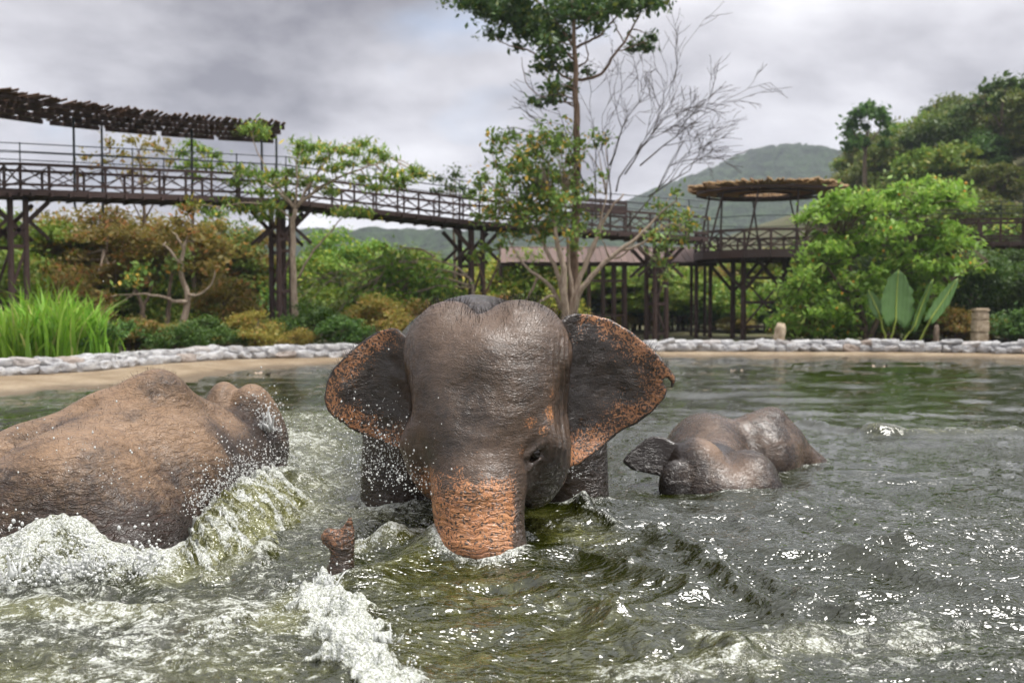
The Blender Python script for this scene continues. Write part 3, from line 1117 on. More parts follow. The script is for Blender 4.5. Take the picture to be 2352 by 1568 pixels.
# water piles up and froths against the animals
P3 = np.stack([P[:, 0], P[:, 1], hgt], -1)
for Fd, am, wd in ((FM, .55, .05), (FL, .75, .07), (FR, .3, .045)):
    dd = Fd.sample(P3)
    foam = np.maximum(foam, am * np.exp(-np.clip(dd, 0, 9) / wd) * (.65 + .7 * vn2(P[:, 0] * 9, P[:, 1] * 9, 5)))
    hgt = hgt + np.where(dd < .3, .02 * np.exp(-np.clip(dd, 0, 9) / .05), 0)
# drop cells that lie outside the rim
poly = [tuple(p[:2]) for p in inset(RIM[::4], -.05)]
ins = s_poly(P[:, 0], P[:, 1], poly) < .3
nr = len(rows)
i, j = np.meshgrid(np.arange(nr - 1), np.arange(NU - 1), indexing='ij')
Fq = np.stack([i * NU + j, i * NU + j + 1, (i + 1) * NU + j + 1, (i + 1) * NU + j], -1).reshape(-1, 4)
Fq = Fq[ins[Fq].all(1)]
used = np.unique(Fq)
remap = np.full(len(P), -1)
remap[used] = np.arange(len(used))
me_w = mesh_from('water', np.stack([P[used, 0], P[used, 1], hgt[used]], -1), remap[Fq])
fattr(me_w, 'foam', foam[used])
fattr(me_w, 'aer_tint', aer_tint[used])
fattr(me_w, 'ripple', (1.0 - .75 * sstep(5.0, 12, P[used, 1])) * (1 + .5 * sstep(.3, -1.5, P[used, 0]) * sstep(9, 6, P[used, 1])))

t = NT('pool_water')
co = t.coord('Object')
fo, ae = t.attr('foam'), t.attr('aer_tint')
rip1 = t.noise(t.mapping(co, (1, 1.6, 1), (0, 0, .3)), 6, 2, .5, .9)
rip2 = t.noise(t.mapping(co, (1, 1.8, 1), (0, 0, -.35)), 19, 1, .5, .7)
rip3 = t.noise(t.mapping(co, (1, 2.4, 1)), 1.7, 1, .5, .6)
rip4 = t.noise(t.mapping(co, (1, 1.5, 1), (0, 0, .7)), 52, 0, .5, .5)
ridge = t.val('ABSOLUTE', t.val('SUBTRACT', t.val('MULTIPLY', rip1, 2.0), 1.0))
hh = t.val('ADD', t.val('MULTIPLY', t.val('SUBTRACT', 1.0, ridge), .013), t.val('MULTIPLY', rip2, .011))
hh = t.val('ADD', hh, t.val('MULTIPLY', rip3, .016))
hh = t.val('ADD', hh, t.val('MULTIPLY', rip4, .0028))
hh = t.val('MULTIPLY', hh, t.attr('ripple'))
nrm = t.bump(hh, 1.0, 1.0)
# froth mask: broken up lace, denser where the water is beaten
fn1 = t.noise(t.mapping(co, (1, 1.25, 1), (0, 0, .4)), 11, 5, .68, 1.1)
fn2 = t.noise(co, 60, 3, .7, .4)
fm = t.val('ADD', fo, t.val('MULTIPLY', t.val('SUBTRACT', fn1, .5), 1.35))
fm = t.val('ADD', fm, t.val('MULTIPLY', t.val('SUBTRACT', fn2, .5), .75))
fm = t.val('MULTIPLY', t.rng(fm, .30, .56), t.rng(fo, .02, .14))
fcol = t.mix(t.rng(t.noise(co, 105, 2, .7), .3, .7), (.30, .32, .24), (.80, .82, .80))
deep = t.mix(t.noise(co, 1.3, 3), (.009, .012, .001), (.018, .022, .0012))
milky = t.mix(t.noise(co, 7, 5, .6), (.070, .078, .008), (.28, .275, .10))
wcol = t.mix(t.val('MULTIPLY', t.rng(t.val('ADD', ae, t.val('MULTIPLY', t.val('SUBTRACT', fn1, .5), 1.1)), .15, .95), .85), deep, milky)
colr = t.mix(fm, wcol, fcol)
fb = t.noise(co, 75, 2, .7)
nrm = t.bump(t.val('MULTIPLY', fb, t.rng(fo, .1, .5)), .02, .9, nrm)
b = t.bsdf(Base_Color=colr, Roughness=t.rng(fm, 0, 1, .02, .42), Normal=nrm, IOR=t.rng(fm, 0, 1, 1.85, 1.33))
water_mat = t.done(b)
water = obj('water', me_w, water_mat)
tag(water, kind='structure')

# ------------------------------------------------------------------ droplets and torn sheets thrown up by the animals
t = NT('spray')
lw = t.n('ShaderNodeLayerWeight', {'Blend': .35}).outputs['Facing']
gl = t.bsdf(Base_Color=(.93, .95, .93), Roughness=.03, IOR=1.33)
gl.inputs['Transmission Weight'].default_value = .35
spray_mat = t.done(gl)
ico = bmesh.new()
bmesh.ops.create_icosphere(ico, subdivisions=1, radius=1)
IV = np.array([v.co[:] for v in ico.verts])
IF = np.array([[v.index for v in f.verts] for f in ico.faces])
ico.free()
gd = np.random.default_rng(21)


def drops(mb, a, b, n, spread, hgt_, rmin=.0022, rmax=.008, z0=0.0):
    a, b = np.array(a), np.array(b)
    tt = gd.uniform(0, 1, n)
    C = a + (b - a) * tt[:, None] + gd.normal(0, 1, (n, 3)) * np.array(spread)
    C[:, 2] = z0 + a[2] + (b[2] - a[2]) * tt + gd.exponential(hgt_, n)
    rr = rmin + (rmax - rmin) * gd.power(.35, n) ** 1.0
    st = gd.uniform(.8, 1.5, n)
    V = IV[None] * rr[:, None, None] * np.stack([np.ones(n), np.ones(n), st], -1)[:, None, :] + C[:, None, :]
    F = IF[None] + (np.arange(n) * len(IV))[:, None, None]
    mb.add(V.reshape(-1, 3), F.reshape(-1, 3))


def fingers(mb, a, b, n, L, r0, lean=(0, 0, 0), jit=.35):
    """ragged strands of water with beads on their ends"""
    a, b = np.array(a), np.array(b)
    for q in range(n):
        p = a + (b - a) * gd.uniform() + gd.normal(0, .02, 3) * np.array([1, 1, .3])
        l = L * gd.uniform(.25, 1.0)
        d = np.array([0, 0, 1.0]) + np.array(lean) + gd.normal(0, jit, 3)
        d /= np.linalg.norm(d)
        bend = gd.normal(0, .4, 3)
        k = 6
        s = np.linspace(0, 1, k)
        pts = p + d * (s * l)[:, None] + bend * (s ** 2 * l * .45)[:, None]
        rr = r0 * gd.uniform(.6, 1.3) * (1.25 - s) * (1 + .45 * gd.normal(0, 1, k) * (s > 0))
        rr = np.clip(rr, .0015, None)
        mb.tube(pts, rr, 6)
        for _ in range(gd.integers(0, 4)):
            c = pts[-1] + gd.normal(0, .012, 3) + d * gd.uniform(0, .05)
            rd = gd.uniform(.002, .006)
            mb.add(IV * rd + c, IF)


def wpt(xd, yd, Y):
    return at(xd, yd, Y)


def splash(name, label, items, loc):
    mb = MB()
    for it in items:
        (drops if it[0] == 'd' else fingers)(mb, *it[1:])
    me = mb.mesh(name)
    me.transform(Matrix.Translation(-Vector(loc)))
    o = obj(name, me, spray_mat, None, loc)
    tag(o, label, 'spray', None, 'stuff')
    return o


splash('water_spray', 'clear droplets and strands thrown up along the near flank of the tan elephant',
       [('d', onz(0, 1330, .05), onz(370, 1310, .05), 1300, (.03, .08, 0), .05, .002, .010),
        ('f', onz(120, 1310, .07), onz(300, 1300, .07), 14, .10, .008, (0, 0, 0)),
        ('f', onz(0, 1325, .07), onz(120, 1310, .07), 8, .12, .008),
        ('f', onz(330, 1320, .05), onz(345, 1315, .05), 5, .20, .006),
        ('d', wpt(20, 1260, 4.5), wpt(60, 1240, 4.5), 120, (.05, .05, .05), .04),
        ('d', wpt(60, 1000, 4.6), wpt(330, 1150, 4.6), 90, (.15, .05, .12), .10, .002, .006),
        ('d', wpt(440, 1180, 5.2), wpt(560, 1080, 5.9), 900, (.04, .1, .02), .06, .0018, .006),
        ('f', onz(480, 1235, .08), onz(585, 1140, .10), 16, .13, .008, (.3, 0, 0)),
        ('d', wpt(540, 1110, 5.9), wpt(660, 1060, 6.4), 700, (.07, .15, .02), .07, .002, .007),
        ('d', wpt(590, 930, 6.8), wpt(640, 1010, 6.8), 350, (.06, .05, .04), .05, .002, .008),
        ('f', wpt(600, 985, 6.75), wpt(625, 990, 6.75), 12, .16, .008)], (-1.8, 5.2, 0))
splash('water_spray', 'fine scattered droplets over the churned water beside the freckled trunk',
       [('d', wpt(810, 1060, 5.4), wpt(1000, 1130, 5.0), 1100, (.14, .15, .03), .09, .0018, .0062),
        ('d', onz(840, 1130, .0), onz(1000, 1200, .0), 700, (.1, .2, 0), .06, .002, .007),
        ('d', onz(660, 1080, .0), onz(800, 1180, .0), 500, (.2, .25, 0), .05, .002, .007),
        ('d', wpt(820, 950, 5.6), wpt(900, 1050, 5.3), 160, (.12, .1, .1), .06, .0018, .0055),
        ('d', onz(1010, 1275, .0), onz(1130, 1285, .0), 420, (.02, .05, 0), .025, .002, .006),
        ('f', onz(1020, 1275, .01), onz(1125, 1288, .01), 24, .05, .004),
        ('d', onz(1150, 1265, .0), onz(1210, 1245, .0), 160, (.02, .03, 0), .02, .002, .005),
        ('d', onz(1305, 1150, .0), onz(1400, 1225, .0), 200, (.03, .05, 0), .03, .002, .006),
        ('f', onz(1310, 1150, .02), onz(1370, 1210, .02), 20, .07, .004),
        ('d', at(1300, 1080, 5.3), at(1330, 1100, 5.3), 30, (.02, .02, .04), .02, .002, .004)], (-.4, 5.0, 0))
splash('water_spray', 'beads and strands of water leaping off the froth by the raised trunk tip',
       [('d', onz(690, 1350, .0), onz(930, 1560, .0), 500, (.07, .09, 0), .02, .002, .006),
        ('f', onz(725, 1345, .03), onz(770, 1345, .03), 16, .08, .006),
        ('f', onz(850, 1470, .03), onz(900, 1480, .03), 10, .07, .006),
        ('d', onz(820, 1265, .03), onz(1000, 1250, .03), 320, (.03, .06, 0), .025, .002, .006),
        ('d', onz(430, 1500, .0), onz(640, 1410, .0), 200, (.08, .08, 0), .012, .002, .006)], (-.7, 4.3, 0))

# sheet of water sliding off the flank of the tan elephant
crest = [(590, 1085, 6.1), (545, 1100, 5.85), (505, 1130, 5.6), (465, 1175, 5.35), (425, 1235, 5.0), (395, 1290, 4.75)]
foot = [(730, 1175), (690, 1215), (640, 1260), (570, 1305), (500, 1335), (430, 1345)]
nu, nv = 120, 60
su = np.linspace(0, 5, nu)
Cc = np.array([at(*c_) for c_ in crest])
Gg = np.array([onz(x_, y_, -.02) for x_, y_ in foot])
Cc = np.stack([np.interp(su, np.arange(6), Cc[:, q]) for q in range(3)], -1)
Gg = np.stack([np.interp(su, np.arange(6), Gg[:, q]) for q in range(3)], -1)
vv = np.linspace(0, 1, nv)[None, :, None]
SH = Cc[:, None] * (1 - vv) + Gg[:, None] * vv
SH[..., 2] += .10 * np.sin(np.pi * vv[..., 0]) * (1 - .5 * vv[..., 0])
uu, v2 = np.meshgrid(su, np.linspace(0, 1, nv), indexing='ij')
strk = fbm2(uu * 6.5 + .6 * fbm2(uu * 2, v2 * 2, 2, 3), v2 * 1.6, 3, 12)
SH[..., 2] += .045 * strk + .035 * fbm2(uu * 16, v2 * 9, 3, 13)
SH[..., 0] += .05 * fbm2(uu * 3, v2 * 3, 2, 14)
i, j = np.meshgrid(np.arange(nu - 1), np.arange(nv - 1), indexing='ij')
Fs_ = np.stack([i * nv + j, i * nv + j + 1, (i + 1) * nv + j + 1, (i + 1) * nv + j], -1).reshape(-1, 4)
Fs_ = Fs_[:, ::-1]
me_s = mesh_from('splash_sheet', SH.reshape(-1, 3) - np.array([-1.3, 5.2, 0]), Fs_)
fattr(me_s, 'foam', np.clip(.40 + .40 * strk - .1 * v2 + .35 * np.exp(-(v2 / .10) ** 2) + .25 * fbm2(uu * 14, v2 * 5, 2, 19), 0, 1).ravel())
fattr(me_s, 'aer_tint', np.clip(.85 + .3 * fbm2(uu * 2, v2 * 2, 2, 15), 0, 1).ravel())
fattr(me_s, 'ripple', np.full(nu * nv, 2.2))
sheet_o = obj('splash_sheet', me_s, water_mat, None, (-1.3, 5.2, 0))
tag(sheet_o, 'yellowish sheet of water pouring off the flank of the tan elephant', 'splash', None, 'stuff')


# =================================================================== ground, bank, kerb, hills
def gz(x, y):
    x, y = np.asarray(x, float), np.asarray(y, float)
    hill = 8.5 * sstep(13, 46, x) * sstep(33, 78, y) + 6.2 * sstep(15, 28, x) * sstep(36, 58, y)
    return .16 + hill + .10 * fbm2(x * .15, y * .15, 2, 81) * sstep(24, 40, y)


t = NT('ground_soil')
co = t.coord('Object')
n1, n2 = t.noise(co, .5, 5), t.noise(co, 5, 5)
c = t.mix(t.rng(n1, .35, .65), (.075, .085, .025), (.13, .10, .055))
c = t.mix(t.rng(n2, .4, .7), c, (.05, .07, .018))
ground_mat = t.done(t.bsdf(Base_Color=c, Roughness=.95, Normal=t.bump(n2, .06)))
offs = [0, .5, 1.2, 2.5, 4.5, 7, 10, 14, 18, 22, 26, 30, 35, 40, 46, 53, 61, 70, 80, 95, 120, 170, 260, 420, 800]
d = RIM[:, :2] - CEN
d /= np.linalg.norm(d, axis=1)[:, None]
V = []
for o_ in offs:
    xy = RIM[:, :2] + d * o_
    V.append(np.column_stack([xy, gz(xy[:, 0], xy[:, 1])]))
V = np.concatenate(V)
m, nR = len(offs), len(RIM)
i, j = np.meshgrid(np.arange(m - 1), np.arange(nR), indexing='ij')
j2 = (j + 1) % nR
Fg = np.stack([i * nR + j, i * nR + j2, (i + 1) * nR + j2, (i + 1) * nR + j], -1).reshape(-1, 4)[:, ::-1]
tag(obj('ground', mesh_from('ground', V, Fg), ground_mat), kind='structure')

# sandy concrete bank sloping into the pool, and the pool floor
t = NT('sandy_bank')
co = t.coord('Object')
n1, n2 = t.noise(co, 1.2, 6, .6), t.noise(co, 18, 5, .6)
c = t.mix(t.rng(n1, .35, .65), (.21, .15, .088), (.33, .26, .175))
c = t.mix(t.rng(n2, .45, .75), c, (.20, .14, .075))
zz_ = t.n('ShaderNodeSeparateXYZ', {0: t.n('ShaderNodeNewGeometry').outputs['Position']}).outputs[2]
c = t.mix(t.val('MULTIPLY', t.rng(t.val('ADD', zz_, t.val('MULTIPLY', n1, .06)), .045, .10, 1, 0), .65), c, (.07, .05, .03))
bank_mat = t.done(t.bsdf(Base_Color=c, Roughness=.75, Normal=t.bump(n2, .02)))
wd = .75 + 1.6 * sstep(-2.5, -7.5, RIM[:, 0]) * sstep(6, 12, RIM[:, 1])
rings = [inset(RIM, -.25), inset(RIM, wd * .5), inset(RIM, wd), inset(RIM, wd + .6), inset(RIM, wd + 1.8)]
for r0, z in zip(rings, (.135, .075, -.02, -.35, -1.5)):
    r0[:, 2] = z
rings[1][:, 2] += .02 * fbm2(rings[1][:, 0] * 2, rings[1][:, 1] * 2, 2, 4)
V = np.concatenate(rings + [np.array([[CEN[0], CEN[1], -1.55]])])
m = len(rings)
i, j = np.meshgrid(np.arange(m - 1), np.arange(nR), indexing='ij')
j2 = (j + 1) % nR
Fb = np.stack([i * nR + j, i * nR + j2, (i + 1) * nR + j2, (i + 1) * nR + j], -1).reshape(-1, 4)
q = np.arange(nR)
Fc = np.stack([(m - 1) * nR + q, (m - 1) * nR + (q + 1) % nR, np.full(nR, m * nR)], -1)
tag(obj('pool_bank', mesh_from('pool_bank', V, [Fb, Fc]), bank_mat), kind='structure')

# stone kerb: every stone its own piece
t = NT('kerb_stone')
co = t.coord('Object')
oi = t.n('ShaderNodeObjectInfo').outputs['Random']
n1, n2 = t.noise(t.n('ShaderNodeVectorMath', {0: co, 1: t.n('ShaderNodeCombineXYZ', {0: t.val('MULTIPLY', oi, 31.0)}).outputs[0]}, operation='ADD').outputs[0], 2.2, 6, .65), t.noise(co, 9, 5, .65)
c = t.mix(t.rng(n1, .38, .62), (.60, .60, .62), (.90, .89, .88))
c = t.mix(t.val('MULTIPLY', t.rng(oi, .86, .97), .55), c, (.55, .36, .22))
c = t.mix(t.rng(n2, .60, .78), c, (.12, .12, .12))
stone_mat = t.done(t.bsdf(Base_Color=c, Roughness=.8, Normal=t.bump(n2, .12)))
stones = []
gs = np.random.default_rng(5)
for q in range(8):
    bm = bmesh.new()
    bmesh.ops.create_cube(bm, size=1)
    bmesh.ops.subdivide_edges(bm, edges=bm.edges[:], cuts=2, use_grid_fill=True)
    for v in bm.verts:
        p = np.array(v.co)
        nrm_ = p / np.linalg.norm(p)
        p = p * .62 + nrm_ * .24
        p += gs.normal(0, .045, 3)
        v.co = p
    me = bpy.data.meshes.new('stone')
    bm.to_mesh(me)
    bm.free()
    for p_ in me.polygons:
        p_.use_smooth = gs.uniform() < .7
    me.materials.append(stone_mat)
    stones.append(me)
seg = np.linalg.norm(np.roll(RIM[:, :2], -1, 0) - RIM[:, :2], axis=1)
cum = np.concatenate([[0], np.cumsum(seg)])
start = int(np.argmin(np.hypot(RIM[:, 0] + 10.3, RIM[:, 1] - 10.5)))
endi = int(np.argmin(np.hypot(RIM[:, 0] - 16.5, RIM[:, 1] - 21.2)))
kerb = empty('stone_kerb', RIM[start])
tag(kerb, 'low kerb of rough whitish grey stones around the far side of the pool', 'stone kerb')
t_ = NT('mortar')
mortar_mat = t_.done(t_.bsdf(Base_Color=(.16, .14, .12), Roughness=.95))
mb = MB()
A, B = inset(RIM, -.05)[start:endi + 1], inset(RIM, -.34)[start:endi + 1]
n_ = len(A)
prof = np.stack([A, A + [0, 0, .17], B + [0, 0, .17], B - [0, 0, .05]], 1).reshape(-1, 3)
i, j = np.meshgrid(np.arange(n_ - 1), np.arange(3), indexing='ij')
mb.add(prof - RIM[start], np.stack([i * 4 + j, (i + 1) * 4 + j, (i + 1) * 4 + j + 1, i * 4 + j + 1], -1).reshape(-1, 4))
obj('mortar', mb.mesh('mortar'), mortar_mat, kerb)


def rim_at(s):
    k = np.clip(np.searchsorted(cum, s) - 1, 0, len(RIM) - 1)
    f = (s - cum[k]) / max(seg[k], 1e-6)
    a, b = RIM[k], RIM[(k + 1) % len(RIM)]
    tg = (b - a)[:2]
    return a + (b - a) * f, math.atan2(tg[1], tg[0])


Nin = None
for course, (zc, hh_, off) in enumerate(((.185, .155, -.07), (.30, .13, -.15))):
    s = cum[start] + gs.uniform(0, .2)
    while s < cum[endi]:
        L = gs.uniform(.22, .46)
        p, an = rim_at(s + L / 2)
        tdir = np.array([math.cos(an), math.sin(an)])
        nin = np.array([tdir[1], -tdir[0]])
        if nin @ (CEN - p[:2]) < 0:
            nin = -nin
        xy = p[:2] + nin * (off + gs.normal(0, .02))
        o = bpy.data.objects.new('stone', stones[gs.integers(8)])
        col.objects.link(o)
        o.parent = kerb
        o.location = Vector((xy[0], xy[1], zc + gs.normal(0, .012))) - kerb.location
        o.rotation_euler = (gs.normal(0, .12), gs.normal(0, .1), an + gs.normal(0, .12))
        o.scale = (L * 1.08, gs.uniform(.26, .36), hh_ * gs.uniform(.95, 1.35))
        s += L

# distant wooded hill
t = NT('far_wooded_hill')
co = t.coord('Object')
n1, n2 = t.noise(co, .012, 5, .6), t.noise(co, .14, 5, .7)
c = t.mix(t.rng(n1, .35, .65), (.040, .080, .025), (.075, .12, .04))
c = t.mix(t.rng(n2, .35, .7), (.008, .020, .008), c)
far_mat = t.done(t.bsdf(Base_Color=c, Roughness=.95, Normal=t.bump(n2, 6.0)))


def hill_mesh(name, prof, Y, depth, seed, canopy, nx=260, ny=60):
    """prof: skyline in study pixels at depth Y"""
    xs = np.array([at(x, y, Y)[0] for x, y in prof])
    zs = np.array([at(x, y, Y)[2] for x, y in prof])
    X = np.linspace(xs[0], xs[-1], nx)
    top = np.interp(X, xs, zs)
    V_ = []
    for k in range(ny):
        f = k / (ny - 1)
        yy = Y - depth + depth * 1.6 * f
        pr_ = np.sin(np.clip(f * 1.6, 0, 1.6) / 1.6 * np.pi * .8) / 1.0
        z = top * pr_ ** .9
        bl = np.abs(fbm2(X * canopy, np.full(nx, yy * canopy), 3, seed))
        z = z + (11 * (.45 - bl)) * np.clip(z / 15, 0, 1)
        V_.append(np.column_stack([X, np.full(nx, yy), z - 2]))
    i, j = np.meshgrid(np.arange(ny - 1), np.arange(nx - 1), indexing='ij')
    F_ = np.stack([i * nx + j, i * nx + j + 1, (i + 1) * nx + j + 1, (i + 1) * nx + j], -1).reshape(-1, 4)
    return mesh_from(name, np.concatenate(V_), F_)


tag(obj('hill', hill_mesh('hill', [(500, 640), (800, 570), (1000, 560), (1250, 530), (1400, 492), (1480, 455), (1560, 425), (1620, 402), (1680, 372), (1730, 362), (1800, 376),
                                   (1850, 378), (1900, 366), (1960, 345), (2100, 330), (2400, 300), (2900, 360), (3300, 560)], 620, 330, 91, .085, 420, 90), far_mat), kind='structure')
tag(obj('hill', hill_mesh('hill_low', [(-1400, 640), (-700, 560), (-200, 540), (200, 560), (600, 545), (900, 540), (1100, 545), (1400, 560), (1700, 590), (2000, 640)], 420, 160, 95, .06, 220, 40), far_mat), kind='structure')

# =================================================================== timber walkway, pavilion
t = NT('dark_timber')
co = t.coord('Object')
oi = t.n('ShaderNodeObjectInfo').outputs['Random']
n1 = t.noise(t.mapping(co, (2, 9, 9)), 3, 5, .6)
c = t.mix(n1, (.030, .018, .016), (.085, .050, .042))
c = t.mix(t.val('MULTIPLY', oi, .45), c, (.12, .065, .055))
timber = t.done(t.bsdf(Base_Color=c, Roughness=.65, Normal=t.bump(n1, .01)))
t = NT('bamboo_slat')
co = t.coord('Object')
oi = t.n('ShaderNodeObjectInfo').outputs['Random']
n1 = t.noise(t.mapping(co, (1, 8, 8)), 4, 4, .6)
c = t.mix(n1, (.10, .05, .035), (.26, .15, .09))
c = t.mix(t.val('MULTIPLY', oi, .6), c, (.07, .045, .035))
bamboo = t.done(t.bsdf(Base_Color=c, Roughness=.7))
t = NT('straw_slat')
co = t.coord('Object')
oi = t.n('ShaderNodeObjectInfo').outputs['Random']
n1 = t.noise(t.mapping(co, (1, 9, 9)), 4, 4, .6)
c = t.mix(n1, (.28, .17, .08), (.60, .41, .21))
c = t.mix(t.val('MULTIPLY', oi, .5), c, (.16, .08, .05))
straw = t.done(t.bsdf(Base_Color=c, Roughness=.8))
t = NT('steel_pole')
steel = t.done(t.bsdf(Base_Color=(.02, .03, .032), Roughness=.45))


def unit_box(name, mat):
    bm = bmesh.new()
    bmesh.ops.create_cube(bm, size=1)
    bmesh.ops.translate(bm, verts=bm.verts, vec=(.5, 0, 0))
    me = bpy.data.meshes.new(name)
    bm.to_mesh(me)
    bm.free()
    me.materials.append(mat)
    return me


def unit_pole(name, mat, n=8):
    mb_ = MB()
    mb_.tube([(0, 0, 0), (.33, .02, 0), (.66, -.01, .02), (1, 0, 0)], [.5, .49, .47, .46], n)
    me = mb_.mesh(name)
    me.materials.append(mat)
    return me


BOX_T, POLE_T, POLE_S = unit_box('timber', timber), unit_pole('timber_pole', timber), unit_pole('steel_pole', steel, 6)
BOX_B, POLE_B, POLE_W = unit_box('bamboo', bamboo), unit_pole('bamboo_pole', bamboo, 5), unit_pole('straw_pole', straw, 5)


def beam(name, a, b, w, h, parent, me=BOX_T, origin=None):
    a, b = np.asarray(a, float), np.asarray(b, float)
    d_ = Vector(b - a)
    L = d_.length
    x = d_.normalized()
    up_ = Vector((0, 0, 1)) if abs(x.z) < .97 else Vector((0, 1, 0))
    yv = up_.cross(x).normalized()
    zv = x.cross(yv)
    M = Matrix((x * L, yv * w, zv * h)).transposed().to_4x4()
    o_w = ORG[parent.name]
    M.translation = Vector(a) - o_w
    o = bpy.data.objects.new(name, me)
    col.objects.link(o)
    o.parent = parent
    o.matrix_local = M
    return o


ORG = {}


def part_empty(name, parent, loc):
    o = bpy.data.objects.new(name, None)
    o.empty_display_size = .1
    col.objects.link(o)
    o.parent = parent
    o.location = Vector(loc) - ORG[parent.name]
    ORG[o.name] = Vector(loc)
    return o


def thing(name, loc, *tg):
    o = empty(name, loc)
    ORG[o.name] = Vector(loc)
    tag(o, *tg)
    return o


def tower(parent, c, dirv, ztop, span=.5, depth=1.0, arms=True, leg=.16):
    """trestle: four poles, cross braces, arms reaching out under the deck"""
    c = np.array([c[0], c[1], float(gz(c[0], c[1])) - .15])
    u_ = np.array([dirv[0], dirv[1], 0.])
    u_ /= np.linalg.norm(u_)
    v_ = np.array([-u_[1], u_[0], 0])
    tw = part_empty('trestle', parent, c)
    P_ = {}
    for su in (-1, 1):
        for sv in (-1, 1):
            q = c + u_ * su * span / 2 + v_ * sv * depth / 2
            tp_ = q.copy()
            tp_[2] = ztop
            beam('leg', q, tp_, leg, leg, tw, POLE_T)
            P_[su, sv] = q
    H = ztop - c[2]
    for sv in (-1, 1):
        for k, f in enumerate((.12, .42, .7)):
            a, b = P_[-1, sv] + [0, 0, H * f], P_[1, sv] + [0, 0, H * f]
            beam('rung', a, b, .07, .09, tw)
        beam('brace', P_[-1, sv] + [0, 0, H * .42], P_[1, sv] + [0, 0, H * .12], .05, .06, tw)
        beam('brace', P_[1, sv] + [0, 0, H * .7], P_[-1, sv] + [0, 0, H * .42], .05, .06, tw)
        if arms:
            for su in (-1, 1):
                beam('arm', P_[-su, sv] + [0, 0, H - .95], P_[su, sv] + u_ * su * .55 + [0, 0, H - .02], .09, .10, tw)
                beam('strut', P_[su, sv] + u_ * su * .55 + [0, 0, H - .95], P_[su, sv] + [0, 0, H - .45], .07, .08, tw)
    return tw


def rail_run(parent, A, B, hgt_, bay, wires=True, side=1):
    """one side of the walkway between two deck-edge points"""
    A, B = np.asarray(A, float), np.asarray(B, float)
    L = np.linalg.norm(B - A)
    n = max(1, int(round(L / bay)))
    up_ = np.array([0, 0, 1.])
    beam('edge_beam', A - up_ * .07, B - up_ * .07, .10, .13, parent)
    beam('top_rail', A + up_ * hgt_, B + up_ * hgt_, .07, .07, parent)
    beam('bottom_rail', A + up_ * .13, B + up_ * .13, .05, .06, parent)
    for k in range(n + 1):
        q = A + (B - A) * k / n
        beam('baluster', q - up_ * .05, q + up_ * hgt_, .055, .05, parent)
        if k < n:
            q2 = A + (B - A) * (k + 1) / n
            beam('cross_brace', q + up_ * .14, q2 + up_ * (hgt_ - .04), .024, .028, parent)
            beam('cross_brace', q + up_ * (hgt_ - .04), q2 + up_ * .14, .021, .026, parent)
        if wires and k % 4 == 0:
            beam('wire_post', q + up_ * hgt_, q + up_ * (hgt_ + .52), .035, .035, parent, POLE_S)
    if wires:
        for hz_ in (.28, .50):
            beam('handrail_wire', A + up_ * (hgt_ + hz_), B + up_ * (hgt_ + hz_), .028, .028, parent, POLE_S)


def walkway(name, pts, label, w=1.5, hr=.62, bay=.62):
    """pts: deck-level centre points"""
    pts = [np.asarray(p, float) for p in pts]
    root = thing(name, (pts[0][0], pts[0][1], 0), label, 'walkway')
    n = len(pts)
    E = []
    for k in range(n):
        d_ = (pts[min(k + 1, n - 1)] - pts[max(k - 1, 0)])[:2]
        d_ /= np.linalg.norm(d_)
        nn = np.array([-d_[1], d_[0], 0])
        E.append((pts[k] - nn * w / 2, pts[k] + nn * w / 2))
    for k in range(n - 1):
        for s in (0, 1):
            rail_run(root, E[k][s], E[k + 1][s], hr, bay if s == 0 else bay * 1.6, True)
        L = np.linalg.norm(pts[k + 1] - pts[k])
        m_ = int(L / .42)
        mb_ = MB()
        a0, a1, b0, b1 = E[k][0], E[k][1], E[k + 1][0], E[k + 1][1]
        V_ = np.array([a0, a1, b1, b0, a0, a1, b1, b0]) - np.array(ORG[root.name])
        V_[:4, 2] -= .005
        V_[4:, 2] -= .05
        mb_.add(V_, np.array([[0, 1, 2, 3], [7, 6, 5, 4], [0, 3, 7, 4], [1, 5, 6, 2], [0, 4, 5, 1], [3, 2, 6, 7]]))
        obj('deck', mb_.mesh('deck', False), timber, root)
        for q in range(m_):
            f = (q + .5) / m_
            beam('joist', a0 + (b0 - a0) * f - [0, 0, .12] - (a1 - a0) * .12, a1 + (b1 - a1) * f - [0, 0, .12] + (a1 - a0) * .1, .06, .10, root)
    return root, E


WP = [at(-330, 445, 20.5), at(22, 440, 25.0), at(645, 462, 27.6), at(1082, 512, 30.0), at(1380, 533, 31.2), at(1600, 548, 32.2)]
walk, WE = walkway('timber_walkway', WP, 'dark timber walkway on trestles climbing left to a slatted canopy')
for k, sp in ((1, .36), (2, .34), (3, .34)):
    q = WP[k]
    dv = (WP[min(k + 1, 5)] - WP[k - 1])[:2]
    tower(walk, q, dv, q[2] - .22, sp, 1.1)
q = at(1508, 545, 31.8)
tower(walk, q, (1, .2), q[2] - .3, .38, .8)
# boarded seat back on the walkway behind the bare tree
e0, e1 = WP[3] + (WP[4] - WP[3]) * .80, WP[4] + (WP[5] - WP[4]) * .28
for k in range(3):
    beam('seat_board', e0 + [0, .6, .72 + k * .16], e1 + [0, .6, .72 + k * .16], .04, .13, walk)
for f in (0, .5, 1):
    e_ = e0 + (e1 - e0) * f
    beam('seat_post', e_ + [0, .6, -.05], e_ + [0, .6, 1.12], .06, .06, walk)

